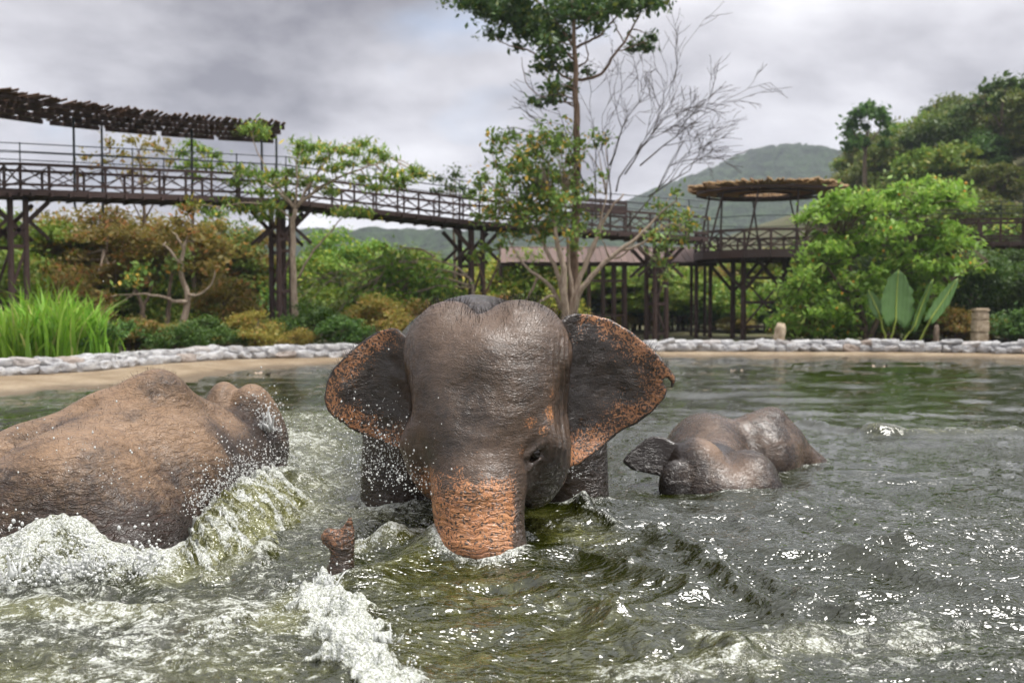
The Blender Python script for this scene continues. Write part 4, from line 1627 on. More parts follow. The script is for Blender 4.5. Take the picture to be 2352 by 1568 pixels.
# flat slatted canopy over the left arm of the walkway
canopy_c = [at(-330, 165, 21.0), at(70, 243, 26.0), at(640, 288, 28.4)]
zc = 6.15
canopy_c = [np.array([p[0], p[1], zc]) for p in canopy_c]
cq = [(1 - s_) ** 2 * canopy_c[0] + 2 * s_ * (1 - s_) * (canopy_c[1] + .25 * (canopy_c[1] - .5 * (canopy_c[0] + canopy_c[2]))) + s_ ** 2 * canopy_c[2] for s_ in (0, .2, .38, .52, .64, .76, .88, 1)]
can = thing('slatted_canopy', (canopy_c[1][0], canopy_c[1][1], gz(*canopy_c[1][:2])), 'long brown bamboo slat canopy roof on thin dark poles above walkway', 'canopy')
gb = np.random.default_rng(31)
for k in range(7):
    A, B = cq[k], cq[k + 1]
    d_ = (B - A)[:2]
    L = np.linalg.norm(d_)
    d_ = d_ / L
    nn = np.array([-d_[1], d_[0], 0])
    for off in (-1.2, -.4, .4, 1.2):
        beam('roof_beam', A + nn * off - [0, 0, .07], B + nn * off - [0, 0, .07], .09, .11, can)
    m_ = int(L / .105)
    for q in range(m_):
        c_ = A + (B - A) * (q + .5) / m_
        e1_ = c_ - nn * (1.55 + gb.uniform(-.02, .16)) + [gb.normal(0, .02), 0, gb.normal(.02, .02)]
        e2_ = c_ + nn * (1.55 + gb.uniform(-.02, .16)) + [gb.normal(0, .03), 0, gb.normal(.02, .02)]
        beam('slat', e1_, e2_, .108, .05, can, POLE_B)
for xd, yd, off in ((2, 275, -1), (190, 290, -1), (214, 288, 1), (440, 300, 0), (612, 320, -1), (624, 318, 1)):
    f = (xd - 70) / 570.
    c_ = canopy_c[1] + (canopy_c[2] - canopy_c[1]) * f
    c_ = np.array([at(xd, 300, c_[1])[0], c_[1] + off * .55, 0])
    wz = np.interp(c_[0], [p[0] for p in WP], [p[2] for p in WP])
    beam('pole', (c_[0], c_[1], wz - .3), (c_[0], c_[1], zc - .05), .07, .07, can, POLE_S)

# round pavilion
PC = np.array([8.52, 33.6])
PZ = 3.02
pav = thing('round_pavilion', (PC[0], PC[1], gz(PC[0], PC[1])), 'round timber lookout pavilion under a flat thatched ring roof on tall legs', 'pavilion')
nseg = 18
RD, RR, RH = 2.35, 2.46, .75
ang = np.arange(nseg) * 2 * np.pi / nseg


def pc(r, a, z):
    return np.array([PC[0] + r * math.cos(a), PC[1] + r * math.sin(a), z])


mb_ = MB()
ca = np.linspace(0, 2 * np.pi, 37)[:-1]
ringv = np.array([[RD * math.cos(a), RD * math.sin(a)] for a in ca])
o_w = ORG[pav.name]
for z in (PZ, PZ - .09):
    pass
top_ = np.column_stack([ringv, np.full(36, PZ - o_w.z)])
bot_ = np.column_stack([ringv, np.full(36, PZ - .09 - o_w.z)])
mb_.add(np.vstack([top_, bot_, [[0, 0, PZ - o_w.z]], [[0, 0, PZ - .09 - o_w.z]]]),
        [np.array([[k, (k + 1) % 36, 72] for k in range(36)]), np.array([[36 + (k + 1) % 36, 36 + k, 73] for k in range(36)]),
         np.array([[k, k + 36, (k + 1) % 36 + 36, (k + 1) % 36] for k in range(36)])])
obj('deck', mb_.mesh('pavilion_deck', False), timber, pav)
for k in range(nseg):
    a, b = ang[k], ang[(k + 1) % nseg]
    p, q = pc(RD, a, PZ), pc(RD, b, PZ)
    beam('edge_beam', p - [0, 0, .15], q - [0, 0, .15], .10, .22, pav)
    beam('top_rail', p + [0, 0, .62], q + [0, 0, .62], .07, .08, pav)
    beam('bottom_rail', p + [0, 0, .13], q + [0, 0, .13], .05, .05, pav)
    beam('baluster', p, p + [0, 0, .62], .07, .07, pav)
    beam('cross_brace', p + [0, 0, .15], q + [0, 0, .6], .03, .04, pav)
    beam('cross_brace', p + [0, 0, .6], q + [0, 0, .15], .027, .037, pav)
    beam('joist', pc(.2, a, PZ - .18), pc(RD - .08, a, PZ - .18), .07, .14, pav)
    beam('handrail_wire', p + [0, 0, 1.05], q + [0, 0, 1.05], .028, .028, pav, POLE_S)
    if k % 2 == 0:
        beam('pole', pc(RD - .1, a, PZ - .1), pc(RR - .62, a + .16, 4.95), .07, .07, pav, POLE_T)
    for rr_ in (.85, 1.6, 2.3):
        beam('ring_beam', pc(rr_, a, 4.93 + .03 * rr_), pc(rr_, b, 4.93 + .03 * rr_), .06, .08, pav)
gp = np.random.default_rng(41)
for q in range(230):
    a = q * 2 * np.pi / 230 + gp.normal(0, .006)
    beam('slat', pc(.80 + gp.uniform(-.03, .05), a, 4.99 + gp.normal(0, .01)), pc(RR + gp.uniform(-.1, .12), a + gp.normal(0, .01), 5.14 + gp.normal(0, .025)), .075, .05, pav, POLE_W)
for q in range(110):
    a = q * 2 * np.pi / 110
    beam('thatch_bundle', pc(1.75 + gp.uniform(-.1, .1), a, 5.16), pc(RR + .04 + gp.uniform(-.08, .14), a + gp.normal(0, .03), 5.17 + gp.normal(.0, .03)), .10, .11, pav, POLE_W)
for k, (dx, dy) in enumerate(((-.95, -1.0), (.35, -1.15), (-.85, 1.0), (.9, .9), (1.3, -.7))):
    q = np.array([PC[0] + dx, PC[1] + dy, float(gz(PC[0] + dx, PC[1] + dy)) - .15])
    beam('leg', q, (q[0], q[1], PZ - .2), .19, .19, pav, POLE_T)
    for s_ in (-1, 1):
        beam('arm', (q[0], q[1], PZ - 1.3), (q[0] + s_ * .9, q[1], PZ - .25), .09, .10, pav)
for z in (.55, 1.35, 2.15):
    beam('rung', (PC[0] - .95, PC[1] - 1.0, z), (PC[0] + .35, PC[1] - 1.15, z), .07, .10, pav)
    beam('rung', (PC[0] + .35, PC[1] - 1.15, z), (PC[0] + 1.3, PC[1] - .7, z), .07, .10, pav)
beam('brace', (PC[0] - .95, PC[1] - 1.0, .55), (PC[0] + .35, PC[1] - 1.15, 2.15), .05, .06, pav)
beam('brace', (PC[0] - .95, PC[1] - 1.0, 2.15), (PC[0] + .35, PC[1] - 1.15, .55), .05, .06, pav)

# right arm of the walkway, partly behind the leafy bush
WP2 = [np.array([PC[0] + 2.3, PC[1] - .3, PZ]), at(2130, 555, 30.3), at(2352, 556, 28.8), at(2750, 556, 27)]
walk2, _ = walkway('timber_walkway', WP2, 'dark timber walkway emerging behind the flowering bush toward the hillside')
tower(walk2, WP2[1], (1, -.2), WP2[1][2] - .22, .36, 1.0)
tower(walk2, WP2[3], (1, -.2), WP2[3][2] - .22, .36, 1.0)

# lower plank-roofed gallery standing behind the walkway
gal = thing('plank_roofed_gallery', (3.5, 35.3, gz(3.5, 35.3)), 'low gallery with sloping weathered plank roof on dark posts under the walkway', 'gallery')
t = NT('weathered_plank')
co = t.coord('Object')
oi = t.n('ShaderNodeObjectInfo').outputs['Random']
n1 = t.noise(t.mapping(co, (2, 8, 8)), 5, 5, .6)
c = t.mix(n1, (.10, .065, .055), (.25, .17, .145))
c = t.mix(t.val('MULTIPLY', oi, .5), c, (.07, .045, .04))
plank_mat = t.done(t.bsdf(Base_Color=c, Roughness=.8))
BOX_P = unit_box('plank', plank_mat)
x0, x1 = at(1150, 580, 35)[0], at(1640, 580, 35)[0]
ze, zr = at(1400, 602, 34.4)[2], at(1400, 566, 36)[2]
npl = 34
for k in range(npl):
    x = x0 + (x1 - x0) * (k + .5) / npl
    beam('roof_plank', (x, 34.3, ze + gp.normal(0, .01)), (x, 36.1, zr + gp.normal(0, .01)), (x1 - x0) / npl * .94, .03, gal, BOX_P)
beam('eave_beam', (x0, 34.45, ze - .06), (x1, 34.45, ze - .06), .10, .14, gal)
beam('ridge_beam', (x0, 36.0, zr - .08), (x1, 36.0, zr - .08), .10, .12, gal)
for xd in (1150, 1353, 1386, 1411, 1436, 1600, 1632):
    x = at(xd, 600, 34.5)[0]
    beam('post', (x, 34.5, gz(x, 34.5) - .1), (x, 34.5, ze - .1), .15, .15, gal, POLE_T)
    beam('post', (x + .1, 36.0, gz(x, 36) - .1), (x + .1, 36.0, zr - .1), .12, .12, gal, POLE_T)
xa, xb = at(1353, 600, 34.5)[0], at(1436, 600, 34.5)[0]
for z in (.9, 2.1):
    beam('rail', (xa, 34.47, z), (xb, 34.47, z), .07, .09, gal)

# =================================================================== vegetation
def leaf_material(name, c1, c2, c3=None, trans=.35):
    t = NT(name)
    ri = t.n('ShaderNodeNewGeometry').outputs['Random Per Island']
    oi = t.n('ShaderNodeObjectInfo').outputs['Random']
    c = t.mix(ri, c1, c2)
    if c3:
        c = t.mix(t.rng(ri, .86, .9), c, c3)
    hs = t.n('ShaderNodeHueSaturation', {'Color': c, 'Hue': t.rng(oi, 0, 1, .485, .515, False), 'Value': t.rng(oi, 0, 1, .8, 1.2, False)}).outputs[0]
    b = t.bsdf(Base_Color=hs, Roughness=.5)
    b.inputs['Specular IOR Level'].default_value = .35
    tr_ = t.n('ShaderNodeBsdfTranslucent', {'Color': hs})
    mx = t.n('ShaderNodeMixShader', {0: trans})
    t.link(b.outputs[0], mx.inputs[1])
    t.link(tr_.outputs[0], mx.inputs[2])
    return t.done(mx)


def bark_material(name, c1, c2):
    t = NT(name)
    co_ = t.coord('Object')
    n_ = t.noise(t.mapping(co_, (6, 6, 1.5)), 3, 5, .65)
    return t.done(t.bsdf(Base_Color=t.mix(t.rng(n_, .3, .7), c1, c2), Roughness=.85, Normal=t.bump(n_, .02)))


LM = dict(
    olive=leaf_material('leaf_olive', (0.206, 0.200, 0.040), (0.386, 0.290, 0.075), (0.489, 0.253, 0.081), .45),
    green=leaf_material('leaf_green', (0.119, 0.224, 0.027), (0.289, 0.406, 0.057), (0.446, 0.427, 0.068)),
    dark=leaf_material('leaf_dark', (0.047, 0.108, 0.022), (0.118, 0.196, 0.036)),
    yellow=leaf_material('leaf_yellow_green', (0.242, 0.298, 0.037), (0.484, 0.446, 0.074), (0.620, 0.466, 0.094)),
    feather=leaf_material('leaf_feather', (0.137, 0.219, 0.042), (0.272, 0.352, 0.062), (0.545, 0.396, 0.062)),
    crown=leaf_material('leaf_tall', (0.044, 0.102, 0.028), (0.101, 0.176, 0.034), (0.202, 0.242, 0.039), .25),
    bright=leaf_material('leaf_bright', (0.179, 0.315, 0.041), (0.336, 0.493, 0.081), (0.420, 0.504, 0.108), .45),
    hill=leaf_material('leaf_hill', (0.098, 0.144, 0.020), (0.196, 0.236, 0.041), (0.253, 0.230, 0.054)),
    mixed=leaf_material('leaf_mixed', (0.121, 0.202, 0.040), (0.263, 0.343, 0.070), (0.564, 0.322, 0.060)),
    grass=leaf_material('leaf_grass', (0.171, 0.372, 0.037), (0.365, 0.595, 0.074), (0.620, 0.614, 0.223), .4),
)
BARK = bark_material('bark_brown', (.10, .07, .05), (.24, .18, .13))
PALE = bark_material('bark_pale', (.26, .19, .14), (.50, .40, .31))
DARKB = bark_material('bark_dark', (.045, .035, .03), (.11, .085, .07))
REDB = bark_material('bark_red_brown', (.12, .07, .045), (.27, .18, .12))


def leaf_mesh_arrays(C, L, W, g_, up=.5, droop=.2):
    n = len(C)
    nrm_ = g_.normal(0, 1, (n, 3))
    nrm_[:, 2] = np.abs(nrm_[:, 2]) + up
    nrm_ /= np.linalg.norm(nrm_, axis=1)[:, None]
    a = np.cross(nrm_, g_.normal(0, 1, (n, 3)))
    a /= np.linalg.norm(a, axis=1)[:, None] + 1e-9
    a[:, 2] -= droop
    b = np.cross(nrm_, a)
    s = g_.uniform(.6, 1.25, n)[:, None]
    p0 = C - a * L * .5 * s
    p2 = C + a * L * .5 * s - nrm_ * L * .12 * s
    m1 = C + b * W * .5 * s - nrm_ * W * .15
    m2 = C - b * W * .5 * s - nrm_ * W * .15
    V_ = np.stack([p0, m1, p2, m2], 1).reshape(-1, 3)
    F_ = np.arange(4 * n).reshape(-1, 4)
    return V_, F_


def clump_points(cs, rs, n, g_, flat=.8, soft=0):
    out = []
    for c_, r_c in zip(cs, rs):
        k = max(4, int(n * (r_c / np.mean(rs)) ** 2))
        d_ = g_.normal(0, 1, (k, 3))
        d_ /= np.linalg.norm(d_, axis=1)[:, None]
        d_[:, 2] = np.where(d_[:, 2] < -.2, d_[:, 2] * .5, d_[:, 2])
        rad = r_c * g_.uniform(.15, 1.0, k) ** .45 * (1 + .25 * g_.normal(0, 1, k)) if not soft else r_c * np.abs(g_.normal(0, soft, k))
        out.append(np.asarray(c_) + d_ * rad[:, None] * np.array([1, 1, flat]))
    return np.concatenate(out)


def bez(p, q, g_, sag=.15, k=6, bow=None):
    p, q = np.asarray(p, float), np.asarray(q, float)
    s = np.linspace(0, 1, k)[:, None]
    L = np.linalg.norm(q - p)
    b = g_.normal(0, sag * L * .5, 3) + np.array([0, 0, sag * L * .4])
    if bow is not None:
        b = np.asarray(bow)
    return p + (q - p) * s + b * (4 * s * (1 - s)) + g_.normal(0, .012 * L, (k, 3)) * (s * (1 - s) * 4)


def tree_proto(seed, H, RX, base, ncl, nlf, L, W, rcl, flat=.75, trunk_r=.09, stems=1, nlimb=12):
    g_ = np.random.default_rng(seed)
    cz, rz = (H + base) / 2, (H - base) / 2
    cs = []
    while len(cs) < ncl:
        d_ = g_.uniform(-1, 1, 3)
        r2 = np.linalg.norm(d_)
        if r2 > 1 or r2 < .25:
            continue
        cs.append([d_[0] * RX * .85, d_[1] * RX * .85, cz + d_[2] * rz * .85])
    cs = np.array(cs)
    rs = rcl * g_.uniform(.65, 1.3, ncl)
    Pts = clump_points(cs, rs, nlf, g_, flat)
    V_, F_ = leaf_mesh_arrays(Pts, L, W, g_)
    crown = mesh_from('crown', V_, F_, False)
    mb_ = MB()
    for s_ in range(stems):
        b0 = np.array([g_.normal(0, .08), g_.normal(0, .08), -.15]) if stems > 1 else np.array([0, 0, -.15])
        lean = np.array([g_.normal(0, .16) * H * .4, g_.normal(0, .1) * H * .3, cz + .1 * rz])
        tr_ = bez(b0, lean, g_, .08, 9)
        mb_.tube(tr_, np.linspace(trunk_r, trunk_r * .45, 9), 7)
        for k in range(nlimb // stems):
            c_ = cs[g_.integers(ncl)]
            st = tr_[g_.integers(3, 9)]
            mb_.tube(bez(st, c_, g_, .18, 6), np.linspace(trunk_r * .38, trunk_r * .08, 6), 5)
    return mb_.mesh('trunk'), crown


def put_tree(name, proto, mats, x, y, s=(1, 1, 1), rz=0.0, label='', cat='tree', group=None, z=None):
    tm, cm = proto
    zz = float(gz(x, y)) if z is None else z
    root = empty(name, (x, y, zz))
    root.rotation_euler = (0, 0, rz)
    root.scale = s
    tag(root, label, cat, group)
    for nm, me, mt in (('trunk', tm, mats[0]), ('crown', cm, mats[1])):
        key = (me.name, mt.name)
        if key not in put_tree.cache:
            m2 = me if not me.materials else me.copy()
            if m2.materials:
                m2.materials[0] = mt
            else:
                m2.materials.append(mt)
            put_tree.cache[key] = m2
        o = bpy.data.objects.new(nm, put_tree.cache[key])
        col.objects.link(o)
        o.parent = root
    return root


put_tree.cache = {}
PT = [tree_proto(100 + k, 5.0, 1.9, 1.0 + .3 * (k % 2), 30, 230, .17, .085, .55) for k in range(4)]
PS = [tree_proto(120 + k, 1.9, 1.25, .15, 16, 200, .15, .075, .5, .7, .05, 3, 9) for k in range(3)]
PH = [tree_proto(140 + k, 5.5, 2.5, .8, 34, 190, .30, .16, .75, .8, .12) for k in range(3)]
gt = np.random.default_rng(77)

# trees behind the walkway: (x study px, top y study px, depth, kind)
rowA = [(-260, 450, 29.5, 'green'), (-120, 440, 31, 'green'), (10, 470, 30.5, 'green'), (95, 478, 31.5, 'green'), (175, 478, 32, 'olive'), (265, 470, 31, 'olive'), (345, 482, 32.5, 'olive'),
        (430, 478, 31.2, 'olive'), (505, 500, 33, 'mixed'), (575, 530, 34, 'olive'), (640, 580, 35, 'green'), (715, 570, 34, 'green'), (790, 520, 37, 'green'), (860, 548, 40, 'green'),
        (930, 560, 36, 'green'), (1000, 578, 38, 'mixed'), (1075, 575, 41, 'green'), (1150, 590, 39, 'yellow'), (1230, 610, 41, 'yellow'), (1310, 590, 42, 'mixed'), (1390, 585, 41, 'green'),
        (1470, 580, 43, 'green'), (1560, 585, 41, 'green'), (1640, 592, 42, 'olive'), (1710, 580, 43, 'mixed'), (1790, 570, 42, 'green'), (1870, 540, 40, 'green'), (2200, 560, 34, 'dark'), (2290, 575, 33, 'dark'), (2370, 565, 34, 'dark'), (2470, 560, 33, 'dark')]
words = {'green': 'leafy green tree', 'olive': 'dry olive brown tree', 'mixed': 'thin green tree with rusty leaves', 'yellow': 'yellowish green tree', 'dark': 'dark green tree'}
for k, (xd, yd, D_, kind) in enumerate(rowA):
    tp_ = at(xd, yd, D_)
    g0 = float(gz(tp_[0], D_))
    H_ = (tp_[2] - g0) / 5.0
    put_tree('leafy_tree', PT[k % 4], (PALE if kind in ('olive', 'mixed') else BARK, LM[kind]), tp_[0], D_, (1.0 * gt.uniform(.9, 1.15), 1.0, H_), gt.uniform(0, 6.28),
             words[kind] + (' beneath the right walkway' if kind == 'dark' else ' in the row beyond the walkway'), 'tree', 'trees beyond the walkway')
for k in range(46):
    xd = -330 + k * 62 + gt.uniform(-25, 25)
    D_ = gt.uniform(38, 50)
    if xd > 1850:
        continue
    kind = 'olive' if (60 < xd < 600 and gt.uniform() < .4) else ('yellow' if gt.uniform() < .15 else 'green')
    x = at(xd, 700, D_)[0]
    tp_ = at(xd, gt.uniform(560, 620) if xd > 560 else gt.uniform(500, 560), D_)
    H_ = (tp_[2] - float(gz(x, D_))) / 5.0
    put_tree('leafy_tree', PT[k % 4], (BARK, LM[kind]), x, D_, (1.25, 1.25, H_), gt.uniform(0, 6.28), words[kind] + ' deep in the wood behind the walkway', 'tree', 'trees deep in the wood')
rowB = []
for k in range(66):
    xd = -300 + k * 42 + gt.uniform(-20, 20)
    D_ = gt.uniform(27.5, 36)
    if 1700 < xd < 2330:
        D_ = gt.uniform(30, 34)
    if 1290 < xd < 1850:
        D_ = gt.uniform(38.5, 44)
    kind = 'olive' if (100 < xd < 620 and gt.uniform() < .35) else ('dark' if (xd > 2150 or gt.uniform() < .22) else ('yellow' if (1050 < xd < 1300 and gt.uniform() < .5) else 'green'))
    rowB.append((xd, D_, kind))
ws = {'green': 'low green shrub', 'olive': 'low dry olive shrub', 'dark': 'low dark green shrub', 'yellow': 'low yellow green shrub'}
for k, (xd, D_, kind) in enumerate(rowB):
    x = at(xd, 700, D_)[0]
    s_ = gt.uniform(.75, 1.35)
    put_tree('shrub', PS[k % 3], (BARK, LM[kind]), x, D_, (s_, s_, s_ * gt.uniform(.8, 1.25)), gt.uniform(0, 6.28), ws[kind] + ' in the undergrowth behind the kerb', 'shrub', 'shrubs behind the kerb')
# low plants right behind the kerb
rx_, ry_ = np.array([p[0] for p in rim_px]), RIM[:, 1]
rY = np.array([onz(x, y, .12)[1] for x, y in rim_px])
for k in range(56):
    xd = -60 + k * 44 + gt.uniform(-18, 18)
    D_ = float(np.interp(xd, rx_, rY)) + gt.uniform(1.3, 5.5)
    if xd > 1500:
        D_ = float(np.interp(xd, rx_, rY)) + gt.uniform(2.5, 5.5)
    if 1290 < xd < 1790:
        D_ = gt.uniform(37.5, 42)
    x = at(xd, 780, D_)[0]
    s_ = gt.uniform(.35, .75) * (.8 if xd > 1300 else 1)
    kind = ('green', 'dark', 'olive', 'dark', 'olive')[gt.integers(5)]
    s_ = s_ * (.7 if xd < 700 else 1)
    put_tree('shrub', PS[k % 3], (BARK, LM[kind]), x, D_, (s_ * 1.3, s_ * 1.3, s_), gt.uniform(0, 6.28), ws[kind].replace('low', 'knee-high') + ' just behind the stone kerb', 'shrub', 'shrubs behind the kerb')
# hillside wood on the right
cnt = 0
pts_h = []
while cnt < 220:
    x, y = gt.uniform(11, 62), gt.uniform(37, 88)
    if x / y < .33 or x / y > .78 or gz(x, y) < .9:
        continue
    if any((x - a) ** 2 + (y - b) ** 2 < 2.2 for a, b in pts_h):
        continue
    pts_h.append((x, y))
    s_ = gt.uniform(.6, 1.0)
    kind = 'hill' if gt.uniform() < .65 else ('dark' if gt.uniform() < .5 else 'green')
    wk = {'hill': 'mid green bushy tree', 'dark': 'dark green bushy tree', 'green': 'fresh green bushy tree'}[kind]
    put_tree('hillside_tree', PH[cnt % 3], (BARK, LM[kind]), x, y, (s_, s_, s_ * gt.uniform(.75, 1.1)), gt.uniform(0, 6.28), wk + ' on the wooded hillside', 'tree', 'trees on the hillside')
    cnt += 1


def px_tree(name, label, polys, clumps, Y, jit, barkm, leafm, L, W, nl, flat, seed, base_xy, cat='tree', up=.5, droop=.25, twigs=None, flowers=None):
    """tree whose limbs and leaf clumps are placed where the photograph shows them; depth spread jit about Y"""
    g_ = np.random.default_rng(seed)
    bx, by = at(*base_xy, Y)[0], Y
    root = empty(name, (bx, by, float(gz(bx, by))))
    tag(root, label, cat)
    off = np.array(root.location)
    mb_ = MB()
    for pl_, r0, r1 in polys:
        n = len(pl_)
        dep = np.cumsum(g_.normal(0, jit * .16, n)) if n > 2 else np.zeros(n)
        dep -= dep[0]
        P_ = np.array([at(x, y, Y + dd) for (x, y), dd in zip(pl_, dep)])
        s = np.linspace(0, n - 1, max(8, n * 3))
        P2 = np.stack([np.interp(s, np.arange(n), P_[:, q]) for q in range(3)], -1)
        for _ in range(2):
            P2[1:-1] = (P2[:-2] + 2 * P2[1:-1] + P2[2:]) / 4
        P2 = P2 + g_.normal(0, .012, P2.shape)
        mb_.tube(P2 - off, np.linspace(r0, r1, len(P2)), 7)
    cs, rs = [], []
    for c_ in clumps:
        x, y, r_ = c_
        Yc = Y + g_.normal(0, jit)
        cs.append(at(x, y, Yc) - off)
        rs.append(r_ * K / FPX * Yc)
    if len(cs):
        cs, rs = np.array(cs), np.array(rs)
        # twigs reach into every clump from the nearest limb point
        LP_ = np.concatenate(mb_.V)
        for c_, r_ in zip(cs, rs):
            k_ = np.argmin(((LP_ - c_) ** 2).sum(1) + 2.0 * np.clip(LP_[:, 2] - c_[2], 0, 9) ** 2)
            mb_.tube(bez(LP_[k_], c_, g_, .10, 5), np.linspace(.022, .007, 5), 4)
    obj('trunk', mb_.mesh('trunk'), barkm, root)
    if twigs:
        mt_ = MB()
        for pl_, r0, r1 in twigs:
            dep = np.cumsum(g_.normal(0, jit * .2, len(pl_)))
            mt_.tube(np.array([at(x, y, Y + dd - dep[0]) for (x, y), dd in zip(pl_, dep)]) - off, np.linspace(r0, r1, len(pl_)), 5)
        tw_ = obj('twigs', mt_.mesh('twigs'), DARKB, root)
        tag(tw_, 'bare dark twigs', None, None, 'stuff')
    if len(cs):
        Pts = clump_points(cs, rs, nl, g_, flat, .85)
        V_, F_ = leaf_mesh_arrays(Pts, L, W, g_, up, droop)
        obj('crown', mesh_from('crown', V_, F_, False), leafm, root)
        if flowers:
            n_f, m_f = flowers
            q = Pts[g_.choice(len(Pts), n_f)] + np.array([0, -.08, .03])
            mbf = MB()
            for c_ in q:
                mbf.add(IV * np.array([.035, .035, .045]) * g_.uniform(.7, 1.3) + c_, IF)
            fo_ = obj('flowers', mbf.mesh('flowers'), m_f, root)
            tag(fo_, 'tiny orange yellow blossoms', None, None, 'stuff')
    return root


c7 = lambda x, y: ((1700 + x * .574) * 2352 / 4096, (y * .574) * 2352 / 4096)
tall_limbs = [([(1306, 800), (1312, 700), (1318, 600), (1323, 480), (1325, 380), (1325, 300), (1323, 220), (1322, 160), (1320, 90), (1316, 20), (1310, -60)], .155, .035)]
for pl_, a, b in (([(1070, 555), (1180, 540), (1245, 510), (1325, 360), (1390, 300), (1450, 180), (1530, 40), (1570, -40)], .05, .02),
                  ([(1390, 300), (1330, 180), (1290, 90)], .022, .01), ([(1325, 360), (1400, 345), (1470, 310), (1560, 270)], .022, .01),
                  ([(1055, 330), (1130, 290), (1230, 250), (1290, 150), (1400, 60)], .045, .018), ([(1075, 460), (1150, 420), (1115, 310), (1130, 230)], .028, .012),
                  ([(1045, 340), (1000, 270), (920, 150), (830, 60), (780, -10)], .04, .015), ([(1040, 740), (990, 720), (930, 640), (860, 560)], .03, .012),
                  ([(1040, 720), (840, 690), (700, 600), (670, 400)], .022, .009), ([(1035, 560), (900, 500), (750, 350), (600, 320), (500, 280)], .04, .012),
                  ([(1045, 420), (900, 300), (720, 180), (480, 80), (300, 10)], .04, .012), ([(1050, 200), (1180, 100), (1350, 10), (1560, -40)], .035, .014)):
    tall_limbs.append(([c7(*q) for q in pl_], a, b))
cl7 = [(260, -20, 90), (350, 20, 100), (450, 70, 90), (480, 0, 110), (560, 110, 90), (620, 40, 120), (640, 150, 80), (720, 120, 100), (700, 220, 80), (780, 200, 90), (820, 120, 80), (850, 290, 70), (790, 280, 60),
       (870, 380, 70), (880, 450, 70), (900, 590, 55), (880, 700, 60), (890, 640, 50), (800, 470, 50), (650, 330, 45), (460, 230, 50), (520, 250, 40), (960, 60, 100), (1050, 90, 110), (1120, 40, 110),
       (1180, 110, 90), (1200, 210, 55), (1260, 60, 90), (1360, 10, 90), (1460, 10, 80), (1560, 20, 90), (1640, 20, 50), (1440, 100, 35), (1500, 310, 55), (1580, 260, 40), (1450, 340, 35), (1540, 340, 35), (1010, 470, 50),
       (1010, 610, 45), (1130, 490, 35), (940, 350, 50), (970, 250, 60), (1000, -60, 120), (700, -60, 120), (1300, -80, 120), (500, -90, 100), (1600, -70, 90), (900, 190, 60), (740, 700, 30), (790, 730, 25)]
px_tree('tall_tree', 'tall slender tree with a straight trunk and an airy dark green crown', tall_limbs, [c7(x, y) + (r_ * .42,) for x, y, r_ in cl7], 28.0, .7,
        REDB, LM['crown'], .18, .09, 250, .85, 301, (1306, 800))

# multi-stemmed tree below it: leaves on the left, bare boughs on the right
c5 = lambda x, y: ((1300 + x * .638) * 2352 / 4096, (500 + y * .638) * 2352 / 4096)
c9 = lambda x, y: ((1900 + x * .4252) * 2352 / 4096, (750 + y * .4252) * 2352 / 4096)
stem = [([(840, 1500), (850, 1200), (830, 1000), (840, 760), (760, 480), (750, 260), (700, 60)], .13, .03),
        ([(920, 1500), (930, 1200), (960, 1000), (1010, 940), (1130, 780), (1350, 590), (1560, 450), (1680, 290), (1900, 120)], .12, .02),
        ([(900, 1500), (900, 1100), (980, 860), (1090, 600), (1170, 420), (1260, 180), (1400, 60)], .11, .02),
        ([(860, 1300), (820, 900), (720, 680), (600, 420), (500, 300), (380, 260)], .08, .018),
        ([(810, 1150), (740, 940), (600, 830), (500, 770), (400, 640), (350, 540)], .07, .016),
        ([(930, 1150), (960, 900), (1060, 700), (1150, 480), (1180, 300), (1240, 60)], .06, .02),
        ([(950, 1200), (900, 900), (870, 600), (860, 300), (840, 50)], .07, .02),
        ([(830, 1150), (740, 980), (600, 1080), (480, 1200)], .05, .02), ([(590, 840), (540, 960), (480, 1060)], .04, .02),
        ([(1350, 590), (1500, 570), (1680, 440), (1850, 310), (2000, 420)], .045, .012), ([(1270, 670), (1400, 640), (1500, 520)], .03, .012)]
stems = [([c9(*q) for q in pl_], a, b) for pl_, a, b in stem]
gbr = np.random.default_rng(55)


def fan(p, ang, L, r, depth, out):
    """bare branching in study pixels"""
    n = 4
    pts_ = [p]
    a_ = ang
    for k in range(n):
        a_ += gbr.normal(0, .13)
        q = pts_[-1]
        pts_.append((q[0] + math.cos(a_) * L / n, q[1] - math.sin(a_) * L / n))
    out.append((pts_, r, max(r * .5, .006)))
    if depth > 0:
        for k in range(gbr.integers(2, 4)):
            st = pts_[gbr.integers(2, n + 1)]
            fan(st, a_ + gbr.normal(0, .42), L * gbr.uniform(.55, .85), max(r * .55, .006), depth - 1, out)


